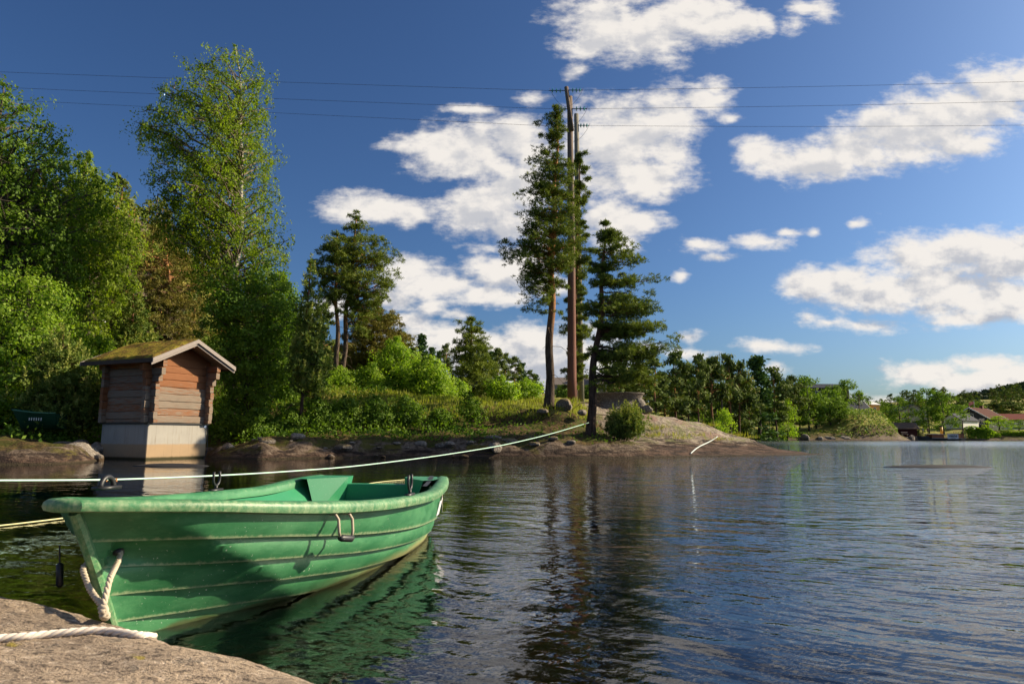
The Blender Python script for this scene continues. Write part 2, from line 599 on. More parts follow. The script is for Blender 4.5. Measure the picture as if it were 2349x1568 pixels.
def ground_h(X, Y, detail=True, want=False):
    X = np.asarray(X, float)
    Y = np.asarray(Y, float)
    s = sdist(X, Y, SHORE)
    H = np.zeros_like(X)
    Wt = np.zeros_like(X)
    for (cx, cy, cz) in CPw:
        d2 = (X - cx) ** 2 + (Y - cy) ** 2
        r = max(1.0, 0.03 * cy)
        w = 1.0 / (d2 + r * r * 0.6) ** 2 * (r ** 4)
        H += w * cz
        Wt += w
    H = H / Wt
    hill = 25 * sm(-X, 21, 60) * sm(Y, 44, 95) * (1 - .95 * sm(Y, 100, 170))
    crag = vnoise(X, Y, 0.09, 5, 4) - 0.5
    hill = hill * (1 + 0.22 * crag)
    # far hill beyond the houses, right
    far = 56 * np.exp(-((X - 800) / 180) ** 2 - ((Y - 900) / 260) ** 2)
    far2 = 16 * sm(Y, 500, 1200) * (0.7 + 0.6 * vnoise(X, Y, 0.004, 9, 3)) * sm(X, 100, 500)
    k = np.clip(s / 4.2, 0, 1) ** 0.8
    lip = 0.22 * np.clip(s / 0.35, 0, 1) * (1 - sm(X, 3, 8) * (Y < 60)) * (Y < 60)
    h = (H * k + lip * (1 - k)) + hill * np.clip(s / 20, 0, 1) + (far + far2) * np.clip(s / 60, 0, 1)
    wet = -(0.42 * np.abs(s) ** 0.85)
    # near shore below the camera rock
    dn = np.hypot(X + 0.9, (Y - 1.2))
    near = -0.10 - 0.07 * np.clip(dn - 1.2, 0, 1.7) - 0.38 * np.clip(dn - 2.9, 0, 20)
    under = np.maximum(np.maximum(wet, -5.5), np.maximum(near, -5.5))
    if detail:
        n1 = vnoise(X, Y, 0.9, 1, 4) - 0.5
        n2 = vnoise(X * 0.55 + Y * 0.3, Y * 1.3, 2.2, 2, 4) - 0.5
        n3 = vnoise(X, Y, 5.0, 3, 3) - 0.5
        near_k = np.exp(-((Y - 28) / 40.0) ** 2)
        edge = np.exp(-(s / 1.1) ** 2)
        slab = sm(X, 3.5, 6.5) * (Y < 60)
        h = h + near_k * np.clip(s / 0.8, 0, 1) * (n1 * 0.34 * (1 - 0.7 * slab) + n2 * (0.62 * edge * (1 - slab) + 0.20) + np.abs(n1) * .5 * edge * (1 - slab) + n3 * 0.11 * (1 - .5 * slab))
        h = h + (1 - near_k) * np.clip(s / 8, 0, 1) * n1 * .6
        under = under + n2 * 0.16 + n3 * 0.05
    out = np.where(s > 0, np.maximum(h, 0.01), np.minimum(under, -0.02))
    if want:
        return out, s
    return out


def gh(x, y):
    return float(ground_h(np.array([x]), np.array([y]))[0])


def lines(*seg):
    out = []
    for a, b, st in seg:
        n = max(1, int(round((b - a) / st)))
        out.append(np.linspace(a, b, n, endpoint=False))
    out.append(np.array([seg[-1][1]]))
    return np.concatenate(out)


gxs = np.concatenate([[-1500, -900, -600, -400, -250, -180], lines((-130, -60, 3), (-60, -18, 1.0), (-18, 15.5, .145), (15.5, 120, 1.3), (120, 250, 6), (250, 1500, 30))])
gys = np.concatenate([[-300, -60, -20], lines((-6, 0, 1), (0, 8, .2), (8, 18.5, .5), (18.5, 38, .145), (38, 60, .6), (60, 185, 1.6), (185, 300, 6), (300, 2600, 45))])
GX, GY = np.meshgrid(gxs, gys)
GZ, GS = ground_h(GX, GY, True, True)
gb = MB()
gb.grid(np.stack([GX, GY, GZ], -1))


def ground_mat(t, out):
    c = t.coord()
    x, y, z = t.sep(c)[:]
    rock = t.attr('rock')
    grass = t.attr('grass')
    n1 = t.noise(c, 0.9, 6, 0.6)
    n2 = t.noise(c, 6.0, 6, 0.65)
    n3 = t.noise(c, 35.0, 4, 0.6)
    st = t.noise(t.scale(c, (0.7, 2.2, 6.0)), 1.6, 5, 0.6)
    grey = t.mix(t.smooth(n2, .38, .62), (0.42, 0.35, 0.265), (0.22, 0.18, 0.14))
    dark = t.mix(t.smooth(n2, .42, .60), (0.20, 0.15, 0.11), (0.075, 0.052, 0.036))  # bank rock: brown and mossy, darkened to stand in for the pines' shade
    dark = t.mix(t.smooth(n1, .5, .6), dark, t.mix(n2, (0.13, 0.115, 0.02), (0.07, 0.06, 0.015)))
    pink = t.mix(t.smooth(n1, 0.48, 0.66), grey, (0.32, 0.21, 0.16))
    lich = t.mix(t.smooth(t.noise(c, 1.3, 5, .6, out=0), 0.50, 0.62), pink, (0.26, 0.25, 0.12))
    lich = t.mix(t.smooth(t.noise(t.scale(c, (.5, 2, 5)), 3.0, 6, .7), 0.54, 0.64), lich, (0.12, 0.085, 0.065))
    lich = t.mix(t.attr('slab'), dark, lich)
    # brown algae band above the water line, ragged
    zz = t.math('ADD', z, t.math('MULTIPLY_ADD', st, -1.15, 0.57))
    sl_ = t.math('MULTIPLY', t.attr('slab'), 0.34)
    rk = t.mix(t.smooth(t.math('SUBTRACT', zz, sl_), 0.34, 0.08), lich, t.mix(t.smooth(st, .42, .6), (0.115, 0.070, 0.048), (0.032, 0.021, 0.016)))
    rk = t.mix(t.smooth(z, 0.08, 0.02), rk, (0.05, 0.038, 0.022))
    soil = t.mix(t.smooth(n2, 0.4, 0.6), (0.055, 0.037, 0.017), (0.14, 0.092, 0.032))  # soil and moss of the bank, shade under the pines put into the colour
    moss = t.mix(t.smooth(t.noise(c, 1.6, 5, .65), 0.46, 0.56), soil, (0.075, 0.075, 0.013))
    gr = t.mix(t.smooth(n1, 0.38, 0.62), (0.24, 0.26, 0.035), (0.34, 0.27, 0.07))
    gr = t.mix(n3, gr, t.mix(0.5, gr, (0.06, 0.08, 0.01)))
    k1 = t.math('ADD', rock, t.math('MULTIPLY_ADD', n2, 0.7, -0.35))
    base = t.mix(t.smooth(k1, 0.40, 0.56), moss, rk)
    k2 = t.math('ADD', grass, t.math('MULTIPLY_ADD', n2, 0.6, -0.3))
    base = t.mix(t.smooth(k2, 0.45, 0.6), base, gr)
    stones = t.voronoi(t.vmath('ADD', c, t.vmath('SCALE', t.noise(c, 3, 3, out=1), 0.2)), 5.0)
    bedc = t.mix(t.smooth(stones, 0.1, 0.5), (0.50, 0.31, 0.10), (0.17, 0.11, 0.035))
    bedc = t.mix(t.smooth(n2, 0.45, 0.62), bedc, (0.12, 0.13, 0.03))
    base = t.mix(t.smooth(z, 0.0, -0.03), base, bedc)
    h = t.math('ADD', n2, t.math('MULTIPLY', n3, 0.4))
    pbr(t, out, base, 0.9, t.bump(h, 1.0, 0.12), spec=0.2)


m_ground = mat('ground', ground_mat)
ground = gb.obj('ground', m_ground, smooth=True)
tag(ground, kind='structure')
near = GY < 60
edge = np.exp(-(np.clip(GS, 0, None) / 0.85) ** 2)
slabW = sm(GX + 0.35 * (GY - 28) - 4.6, -0.9, 0.9) * near * (1 - sm(GY - .25 * GX, 31.5, 33.5))
rk = np.maximum(edge, slabW)
cl = sm(GX, -30, -45) * sm(GY, 60, 75) * sm(vnoise(GX, GY, 0.12, 12, 3), 0.56, 0.66)
rk = np.maximum(rk, cl)
gr = sm(GZ + 0.5 * (vnoise(GX, GY, .7, 4) - .5), 1.35, 1.75) * near * sm(-slabW, -0.75, -0.25) * sm(GX, -12, -6)
gr = np.maximum(gr, (~near) * 0.9 * (1 - cl) * sm(GS, 1.2, 3))
drygap = sm(vnoise(GX, GY, 0.8, 6), 0.6, 0.7) * near
gr = gr * (1 - drygap * .7)
for nm, arr in (('rock', rk), ('grass', gr), ('slab', slabW)):
    at = ground.data.attributes.new(nm, 'FLOAT', 'POINT')
    at.data.foreach_set('value', arr.astype(np.float32).ravel())


# ------------------------------------------------------------------ water
def water_mat(t, out):
    c = t.coord()
    x, y, z = t.sep(c)[:]
    # calmer in the lee of the left bank, livelier out on the open lake
    calm = t.smooth(t.math('MULTIPLY_ADD', y, -0.05, x), -7.5, 5.0, 0.22, 1.1)
    warp = t.vmath('SCALE', t.noise(t.scale(c, (0.25, 0.25, 1)), 1.0, 2, out=1), 1.6)
    cw = t.vmath('ADD', c, warp)
    a = t.noise(t.scale(cw, (1.0, 2.1, 1)), 0.9, 2, 0.45)
    rot = t.n.new('ShaderNodeVectorRotate')
    t.set(rot.inputs['Vector'], cw)
    rot.inputs['Axis'].default_value = (0, 0, 1)
    rot.inputs['Angle'].default_value = 0.5
    b = t.noise(t.scale(rot.outputs[0], (1.0, 2.6, 1)), 2.4, 2, 0.5)
    rot2 = t.n.new('ShaderNodeVectorRotate')
    t.set(rot2.inputs['Vector'], cw)
    rot2.inputs['Axis'].default_value = (0, 0, 1)
    rot2.inputs['Angle'].default_value = -0.35
    d = t.noise(t.scale(rot2.outputs[0], (1.0, 2.2, 1)), 6.5, 3, 0.5)
    gust = t.noise(t.scale(c, (0.12, 0.35, 1)), 1.0, 2)
    g = t.smooth(gust, 0.38, 0.62, 0.55, 1.15)
    h = t.math('MULTIPLY', a, 0.030)
    h = t.math('MULTIPLY_ADD', b, 0.019, h)
    h = t.math('MULTIPLY_ADD', t.math('MULTIPLY', d, g), 0.0050, h)
    h = t.math('MULTIPLY', h, calm)
    nd = t.n.new('ShaderNodeBump')
    t.set(nd.inputs['Height'], h)
    nd.inputs['Strength'].default_value = 1.0
    nd.inputs['Distance'].default_value = 1.0
    nrm = nd.outputs[0]
    fr = t.node('ShaderNodeFresnel', IOR=1.45, Normal=nrm)
    rgh = t.smooth(t.math('MULTIPLY_ADD', x, 0.4, y), 30.0, 110.0, 0.012, 0.17)
    gl = t.node('ShaderNodeBsdfGlossy', Color=(0.97, 0.98, 1.0), Roughness=rgh, Normal=nrm)
    tr = t.node('ShaderNodeBsdfTransparent', Color=(0.93, 0.93, 0.88))
    mx = t.node('ShaderNodeMixShader', i0=fr.outputs[0], i1=tr.outputs[0], i2=gl.outputs[0])
    t.l.new(mx.outputs[0], out.inputs['Surface'])
    va = t.node('ShaderNodeVolumeAbsorption', Color=(0.62, 0.36, 0.10), Density=1.5)
    t.l.new(va.outputs[0], out.inputs['Volume'])


wb = MB()
x0, x1, y0, y1, zb = -1400, 1400, -280, 2500, -7.0
wb.poly([(x0, y0, zb), (x1, y0, zb), (x1, y1, zb), (x0, y1, zb), (x0, y0, 0), (x1, y0, 0), (x1, y1, 0), (x0, y1, 0)],
        [(0, 3, 2, 1), (4, 5, 6, 7), (0, 1, 5, 4), (1, 2, 6, 5), (2, 3, 7, 6), (3, 0, 4, 7)])
water = wb.obj('water', mat('water', water_mat))
tag(water, kind='structure')

# ------------------------------------------------------------------ rock slab under the camera
RB = np.array([(-9, 3.2), (-4.5, 3.0), (-3.0, 2.75), (-2.3, 2.56), (-1.80, 2.44), (-1.38, 2.30), (-1.10, 2.12), (-0.84, 2.06), (-0.58, 1.96), (-0.32, 1.84), (-0.02, 1.62), (0.35, 1.30),
               (0.9, 0.8), (2.2, 0.3), (6, -0.4), (9, -3), (9, -9), (-9, -9)])


def rock_h(X, Y):
    X = np.asarray(X, float)
    Y = np.asarray(Y, float)
    s = sdist(X, Y, RB)
    top = 0.085 + 0.115 * np.clip(-X - 0.45, -1.0, 4)
    top = top + 0.05 * np.sin(X * 2.1 + Y * 1.3) * 0.5 - 0.03 * np.clip(1.2 - Y, 0, 3)
    n = vnoise(X, Y, 2.2, 21, 5) - 0.5
    n2 = vnoise(X * 1.0 + Y * .6, Y * 3.0, 7, 22, 4) - 0.5
    n3 = vnoise(X, Y, 38, 23, 3) - 0.5
    top = top + n * 0.05 + n2 * 0.014 + n3 * 0.008
    e = np.clip((0.05 - s) / 0.30, 0, None)
    drop = 0.10 * np.minimum(e, 1.0) ** 2 + 0.45 * np.clip(e - 0.55, 0, None) ** 1.15 * 0.75
    return top - drop


rx = np.concatenate([np.linspace(-9, -3.2, 16, endpoint=False), np.linspace(-3.2, 0.6, 250), np.linspace(0.65, 7, 26)])
ry = np.concatenate([np.linspace(-8, -0.2, 16, endpoint=False), np.linspace(-0.2, 3.6, 230)])
RX, RY = np.meshgrid(rx, ry)
RZ = rock_h(RX, RY)


def rock_mat(t, out):
    c = t.coord()
    x, y, z = t.sep(c)[:]
    n1 = t.noise(t.scale(c, (1, 2.5, 1)), 2.2, 6, 0.62)
    n2 = t.noise(t.scale(c, (1, 1.8, 1)), 24, 6, 0.7)
    n3 = t.noise(c, 120, 3, 0.6)
    base = t.mix(t.smooth(n1, 0.35, 0.65), (0.54, 0.41, 0.29), (0.36, 0.275, 0.20))
    base = t.mix(t.smooth(n2, 0.52, 0.64), base, (0.13, 0.10, 0.075))
    base = t.mix(t.smooth(n2, 0.46, 0.34), base, (0.72, 0.58, 0.45))
    base = t.mix(t.smooth(n3, 0.52, 0.7), base, t.mix(0.55, base, (0.07, 0.06, 0.05)))
    yl = t.math('MULTIPLY', t.smooth(t.noise(c, 5.0, 3, .6), 0.66, 0.70), 0.8)
    base = t.mix(yl, base, (0.34, 0.27, 0.03))
    base = t.mix(t.smooth(z, 0.07, 0.015), base, t.mix(0.7, base, (0.07, 0.055, 0.035)))
    bed = t.mix(n2, (0.30, 0.17, 0.05), (0.12, 0.10, 0.02))
    base = t.mix(t.smooth(z, 0.0, -0.04), base, bed)
    wp = t.vmath('ADD', c, t.vmath('SCALE', t.noise(c, 2.5, 4, out=1), 0.35))
    ck = t.voronoi(t.scale(wp, (.55, 1.3, 1)), 1.5, 'DISTANCE_TO_EDGE')
    crack = t.math('MULTIPLY', t.smooth(ck, 0.012, 0.0), t.smooth(n1, .40, .55))
    base = t.mix(t.math('MULTIPLY', crack, .75), base, (0.05, 0.04, 0.03))
    lich_ = t.math('MULTIPLY', t.smooth(t.noise(c, 9, 3, .6), .60, .66), .45)
    base = t.mix(lich_, base, (0.14, 0.135, 0.12))
    h = t.math('MULTIPLY_ADD', n3, 0.35, t.math('ADD', n2, t.math('MULTIPLY', n1, 0.5)))
    h = t.math('MULTIPLY_ADD', crack, -0.9, h)
    pbr(t, out, base, 0.85, t.bump(h, 1.0, 0.035), spec=0.3)


rb = MB()
rb.grid(np.stack([RX, RY, RZ], -1))
fr_ = rb.obj('shore_rock', mat('near_granite', rock_mat), smooth=True)
tag(fr_, kind='structure')


def on_rock(px, py, lift=0.0):
    d = ray(px, py)
    for i in range(400):
        t = 0.8 + i * 0.008
        p = np.array([d[0] * t, d[1] * t, CAM_H + d[2] * t])
        if p[2] <= float(rock_h(np.array([p[0]]), np.array([p[1]]))[0]) + lift:
            return p
    return p
# ------------------------------------------------------------------ green rowing boat
def boat_green(t, out):
    c = t.coord()
    x, y, z = t.sep(c)[:]
    v = t.attr('v')            # 1 where the plastic is rubbed pale (edges of the planks, rim)
    n1 = t.noise(t.scale(c, (1.2, 1.2, 3.0)), 3.0, 6, 0.62)
    n2 = t.noise(c, 60, 5, 0.7)
    streak = t.noise(t.scale(c, (9, 9, 0.9)), 4.0, 4, 0.6)
    g = t.mix(t.smooth(n1, 0.40, 0.62), (0.026, 0.150, 0.055), (0.060, 0.220, 0.090))
    worn = t.math('ADD', t.math('MULTIPLY', v, 0.55), t.math('MULTIPLY_ADD', n2, 0.9, -0.45))
    worn = t.math('ADD', worn, t.math('MULTIPLY_ADD', streak, 0.7, -0.35))
    g = t.mix(t.math('MULTIPLY', t.smooth(worn, 0.08, 0.62), 0.80), g, (0.36, 0.44, 0.25))
    sp = t.smooth(t.noise(c, 95, 2, 0.5), 0.70, 0.74)
    spm = t.math('MULTIPLY', sp, t.smooth(t.noise(c, 3, 2), 0.45, 0.6))
    g = t.mix(t.math('MULTIPLY', spm, 0.8), g, (0.62, 0.66, 0.55))
    # dried scum above the water line
    zz = t.math('ADD', z, t.math('MULTIPLY_ADD', n1, 0.08, -0.04))
    scum = t.math('MULTIPLY', t.smooth(zz, 0.085, 0.02), t.smooth(x, 0.9, 2.4))
    g = t.mix(t.math('MULTIPLY', scum, 0.85), g, (0.42, 0.40, 0.17))
    g = t.mix(t.math('MULTIPLY', t.smooth(zz, 0.028, 0.004), 0.75), g, (0.09, 0.085, 0.03))
    pbr(t, out, g, t.math('MULTIPLY_ADD', n2, 0.25, 0.33), t.bump(t.math('ADD', n2, n1), 0.25, 0.004), spec=0.45)


mb_green = mat('green_plastic', boat_green)


def boat_in(t, out):
    c = t.coord()
    n1 = t.noise(c, 4.0, 5, 0.6)
    n2 = t.noise(c, 70, 3, 0.6)
    g = t.mix(n1, (0.025, 0.20, 0.08), (0.04, 0.27, 0.125))
    g = t.mix(t.smooth(n2, 0.62, 0.8), g, (0.2, 0.38, 0.25))
    pbr(t, out, g, 0.42, t.bump(n2, 0.15, 0.003))


mb_inner = mat('green_plastic_inside', boat_in)
m_black = simple('black_plastic', (0.018, 0.018, 0.02), 0.45)
m_rope_w = simple('white_rope', (0.66, 0.58, 0.50), 0.9, .12, 30)
m_rope_o = simple('old_rope', (0.50, 0.42, 0.31), 0.9, .3, 30)
m_rope_g = simple('pale_green_rope', (0.55, 0.80, 0.66), 0.8, .12, 12)
m_rope_y = simple('yellow_rope', (0.70, 0.66, 0.34), 0.8, .2, 9)

BS, BC = 0.138, math.sqrt(1 - 0.138 ** 2)
BX0 = W(170, 1165, 2.50)[:2]            # top of the stem
LB = 3.36                               # length over the rim
KT = np.array([0, .04, .08, .15, .25, .38, .5, .65, .8, .92, 1.0])
KB = np.array([.045, .19, .30, .435, .56, .655, .69, .695, .655, .60, .54])     # half beam under the rim
KZ = np.array([[.528, .513, .500, .475, .443, .412, .394, .378, .368, .362, .362],
               [.405, .395, .385, .362, .322, .275, .240, .205, .180, .160, .150],
               [.300, .290, .275, .256, .222, .175, .140, .105, .080, .065, .060],
               [.190, .180, .168, .150, .120, .075, .045, .012, -.01, -.02, -.02],
               [.080, .070, .060, .045, .02, -.02, -.05, -.075, -.085, -.085, -.08],
               [-.02, -.04, -.055, -.075, -.11, -.13, -.14, -.145, -.14, -.13, -.12],
               [-.10, -.13, -.16, -.18, -.20, -.205, -.205, -.2, -.185, -.16, -.14]])
FB = np.array([1.0, .93, .86, .765, .62, .40, 0.0])


def stem_x(z):
    return 0.285 * np.clip((.53 - z) / .53, 0, 1.4) ** 0.92


def catm(t, ys):
    "smooth interpolation"
    t = np.asarray(t, float)
    i = np.clip(np.searchsorted(KT, t, side='right') - 1, 0, len(KT) - 2)
    m = np.gradient(ys, KT)
    h = KT[i + 1] - KT[i]
    u = (t - KT[i]) / h
    return ((2 * u ** 3 - 3 * u ** 2 + 1) * ys[i] + (u ** 3 - 2 * u ** 2 + u) * h * m[i] + (-2 * u ** 3 + 3 * u ** 2) * ys[i + 1] + (u ** 3 - u ** 2) * h * m[i + 1])


def line_pt(k, t):
    "strake line k (float) at t -> local x, half breadth, z"
    k0 = int(min(math.floor(k), 5))
    f = k - k0
    z = catm(t, KZ[k0]) * (1 - f) + catm(t, KZ[k0 + 1]) * f
    # narrower towards the stem for lower strakes
    fb = np.interp(k, range(7), FB)
    pinch = np.clip(t / (0.03 + 0.055 * k), 0, 1) ** 0.55
    b = catm(t, KB) * fb * np.where(k < 0.01, 1, pinch)
    tr = 0.10 * np.clip((0.36 - z) / 0.5, 0, 1)            # the transom rakes
    x = stem_x(z) + t * (LB - 0.02 - tr - stem_x(z))
    return x, b, z


NT_ = 110
tt = np.concatenate([np.linspace(0, .2, 40, endpoint=False), np.linspace(.2, 1, NT_ - 40)])


def hull_side(sgn):
    rows, va = [], []
    for k in range(6):
        for j, f in enumerate((0, .06, .3, .6, .85, .97, 1.0)):
            x, b, z = line_pt(k + f, tt)
            off = -0.021 + 0.031 * f ** 0.8
            if k == 0:
                off = max(off, -0.010)
            if j == 0 and k > 0:
                off = -0.021
            off = off * np.clip(tt / .10, 0.0, 1)
            bulge = 0.010 * math.sin(math.pi * f)
            bb = b + (off + bulge * np.clip(tt / .15, 0, 1))
            bb = np.where(b < 0.012, np.maximum(b, 0.0), np.maximum(bb, 0.012))
            # scoop for the mooring eye behind the stem: sharp lip on top, running out aft
            kk = k + f
            dz_ = float(sm(np.array(kk), 1.0, 1.10)) * (1 - float(sm(np.array(kk), 1.55, 2.25)))
            bb = bb - 0.055 * dz_ * sm(x, .150, .185) * (1 - sm(x, .235, .43)) ** .8
            bb = np.maximum(bb, 0.004)
            rows.append(np.stack([x, sgn * bb, z + 0 * x], -1))
            va.append(np.where(f > .9, .85, 0.0) + 0 * tt)
    x, b, z = line_pt(6.0, tt)
    return np.array(rows), np.array(va, dtype=np.float32)


boat = thing('rowing_boat', 'green plastic rowing boat moored bow first to the granite rock', 'rowing boat', (BX0[0], BX0[1], 0))
boat.rotation_euler.z = math.atan2(BC, BS)
hb = MB()
sides = []
for sg in (1, -1):
    R_, va_ = hull_side(sg)
    sides.append(R_)
    hb.grid(R_, va_, flip=(sg < 0))
# transom outside
for k in range(len(sides[0]) - 1):
    a_, b_, c_, d_ = sides[0][k, -1], sides[0][k + 1, -1], sides[1][k + 1, -1], sides[1][k, -1]
    hb.poly([a_, b_, c_, d_], [(0, 3, 2, 1)], a=0.2)
# keel / stem bar
zs = np.concatenate([np.linspace(.52, -.16, 24)])
kp = [(stem_x(z) - 0.004 + (0.03 if z < -.1 else 0), 0, z) for z in zs]
kp += [(x, 0, -0.205) for x in np.linspace(.6, 3.1, 8)]
hb.tube(kp, 0.021, 8, a=0.55)
hull = hb.obj('hull', mb_green, boat, smooth=True)
hull.data.shade_smooth() if hasattr(hull.data, 'shade_smooth') else None
try:
    hull.data.set_sharp_from_angle(angle=math.radians(32))
except Exception:
    pass

# rim: closed loop round the boat, with its own section; x runs from the bow aft
t2 = np.concatenate([np.linspace(0, .12, 20, endpoint=False), np.linspace(.12, 1, 60)])


def rim_line(t, out=0.0, dz=0.0):
    x, b, z = line_pt(0.0, t)
    x = x * (LB) / (LB - .02)
    # blunt nose
    b = b + 0.022 + 0.013 * sm(t, .1, .4)
    sheer = 0.036 + 0.056 * sm(t, .72, 1.0)
    return x - 0.02 * np.exp(-(t / .03) ** 2), b + out, z + sheer + dz


def section_rows(sgn):
    prof = [(-.050, -.050, .1), (-.012, -.062, .7), (.006, -.054, .6), (.012, -.03, .5), (.008, -.006, .55), (-.006, .006, .4), (-.05, .010, .2), (-.085, .004, .2), (-.10, -.016, .1), (-.104, -.06, .0)]
    rows, va = [], []
    for (o, dz, a) in prof:
        thick = (.60 + .22 * sm(t2, 0, .25) + .28 * sm(t2, .75, 1)) if dz < 0 else 1.0
        x, b, z = rim_line(t2, 0, dz * thick)
        bb = np.maximum(b + o, 0.0)
        xx = x + np.where(t2 < .10, -(o + 0.10) * (1 - t2 / .10) * 0.35, 0)
        rows.append(np.stack([xx, sgn * bb, z], -1))
        va.append(a + 0 * t2)
    return np.array(rows), np.array(va, dtype=np.float32)


gb_ = MB()
rimsec = {}
for sg in (1, -1):
    R_, va_ = section_rows(sg)
    rimsec[sg] = R_
    gb_.grid(R_, va_, flip=(sg < 0))
# nose: bridge the two sides at t=0
A_, B_ = rimsec[1][:, 0], rimsec[-1][:, 0]
nose = []
for i in range(len(A_)):
    row = []
    for f in np.linspace(0, 1, 7):
        p = A_[i] * (1 - f) + B_[i] * f
        p = p + np.array([-0.02 * math.sin(math.pi * f), 0, 0])
        row.append(p)
    nose.append(row)
gb_.grid(np.array(nose), 0.6)
rim = gb_.obj('gunwale', mb_green, boat, smooth=True)
try:
    rim.data.set_sharp_from_angle(angle=math.radians(50))
except Exception:
    pass

# inner shell: inside of the sides, floor
ib = MB()
ti = np.linspace(.15, .955, 60)
for sg in (1, -1):
    rows = []
    for (dz, o) in ((-0.055, -.104), (-.12, -.125), (-.20, -.19), (-.27, -.30), (-.30, -.40)):
        x, b, z = rim_line(ti, 0, 0)
        bb = np.maximum(b + o * np.clip(b / .6, .3, 1), 0.01)
        lim = catm(ti, KB) * np.interp(np.maximum(z + dz, .09), [-.1, .06, .2, .35, .5], [.3, .45, .66, .84, 1.0]) - .02
        bb = np.minimum(bb, np.maximum(lim * np.clip((ti - .0) / .25, 0, 1), 0.01)) if dz < -.06 else bb
        rows.append(np.stack([x, sg * bb, np.maximum(z + dz, 0.09)], -1))
    x, b, z = rim_line(ti, 0, 0)
    rows.append(np.stack([x, 0 * bb, 0 * x + .085], -1))
    ib.grid(np.array(rows), .3, flip=(sg > 0))
inner = ib.obj('inner_shell', mb_inner, boat, smooth=True)
# fore deck filling the nose
fb_ = MB()
td = np.linspace(0.0, .16, 10)
x, b, z = rim_line(td)
rows = [np.stack([x, f * np.maximum(b - .09, 0.01), z + .004 - 0.028 * (1 - f * f) * np.clip(td / .05, 0, 1)], -1) for f in np.linspace(-1, 1, 9)]
fb_.grid(np.array(rows), .2)
xx, bb, zz = x[-1], max(b[-1] - .09, .01), z[-1]
fb_.poly([(xx, -bb, zz + .004), (xx, bb, zz + .004), (xx + .05, bb * .7, .34), (xx + .05, -bb * .7, .34)], [(0, 1, 2, 3)], a=.2)
fb_.obj('foredeck', mb_inner, boat, smooth=False)


def inner_b(t_, dz=-.12):
    x, b, z = rim_line(np.array([t_]))
    return float(x[0]), float(min(b[0] - .14, catm(np.array([t_]), KB)[0] * .80 * min(1, .35 + t_ * 2.4))), float(z[0])


# thwarts
for nm, ta, tb_, zt in (('bow_seat', .20, .31, .32), ('middle_seat', .50, .60, .27), ('stern_seat', .80, .955, .27)):
    xa, ba, _ = inner_b(ta)
    xb, bb2, _ = inner_b(tb_)
    q = MB()
    q.poly([(xa, -ba, zt), (xa, ba, zt), (xb, bb2, zt), (xb, -bb2, zt), (xa + .02, -ba * .8, .19), (xa + .02, ba * .8, .19), (xb - .02, bb2 * .8, .19), (xb - .02, -bb2 * .8, .19)],
           [(0, 3, 2, 1), (0, 1, 5, 4), (2, 3, 7, 6)], a=.2)
    o_ = q.obj(nm, mb_inner, boat)
    bv = o_.modifiers.new('bevel', 'BEVEL')
    bv.width = .015
    bv.segments = 2
# stern: two raised quarter blocks and the low board between them
xs, bs_, zs_ = [float(v[0]) for v in rim_line(np.array([1.0]))]
q = MB()
q.box((xs - .055, 0, (zs_ - .055 + .02) / 2), (.085, 2 * (bs_ - .12), zs_ - .055 - .02), a=.25)
tr_ = q.obj('transom', mb_inner, boat)
bv = tr_.modifiers.new('bevel', 'BEVEL')
bv.width = .012
bv.segments = 2
for sg in (1, -1):
    q = MB()
    yo, yi = sg * (bs_ - .02), sg * (bs_ - .335)
    za = zs_ + .004
    zb_ = zs_ - .058
    pts = [(xs + .01, yo, za), (xs + .01, yi, za), (xs - .10, yi, za - .004), (xs - .38, sg * (bs_ - .10), za - .008),
           (xs - .05, sg * (bs_ - .16), .16), (xs - .05, yi + sg * .04, .16), (xs - .13, yi + sg * .04, .16), (xs - .40, sg * (bs_ - .19), .18), (xs - .38, yo, za - .004)]
    f = [(0, 1, 2, 3), (1, 5, 6, 2), (2, 6, 7, 3), (0, 4, 5, 1), (0, 3, 8, 8)]
    q.poly(pts, [g if sg > 0 else g[::-1] for g in f[:4]], a=.3)
    q.add(pts, None, [(0, 3, 8)], a=.3)
    o_ = q.obj('stern_corner', mb_inner, boat)
# oarlocks (horned forks) on both rims
for sg in (1, -1):
    x, b, z = [float(v[0]) for v in rim_line(np.array([.55 if sg < 0 else .60]))]
    q = MB()
    bx, by = x, sg * (b - .045)
    q.box((bx, by, z + .012), (.13, .03, .018))
    q.tube([(bx, by, z + .01), (bx, by, z + .045)], .011, 8)
    arc = [(bx + .038 * math.sin(a_) * (1.0 if abs(a_) < 2.2 else .85), by, z + .088 - .045 * math.cos(a_)) for a_ in np.linspace(-2.05, 2.05, 17)]
    arc = [(p[0], p[1], p[2] + (0.025 if i in (0, 16) else 0)) for i, p in enumerate(arc)]
    q.tube(arc, .0085, 8)
    q.obj('oarlock', m_black, boat, smooth=True)
# black fairlead on the fore deck
q = MB()
q.box((.13, -.02, .598), (.10, .05, .012))
q.tube([(.13 + .035 * math.cos(a_), -.02, .598 + .040 * math.sin(a_)) for a_ in np.linspace(0, math.pi, 11)], .010, 8)
q.obj('bow_fairlead', m_black, boat, smooth=True)
# dark strip on the stern corner
q = MB()
tv = np.linspace(.80, .985, 10)
x, b, z = rim_line(tv)
q.grid(np.array([np.stack([x, -b + .115, z + .014], -1), np.stack([x, -b + .150, z + .014], -1)]))
q.obj('rubbing_strip', m_black, boat)
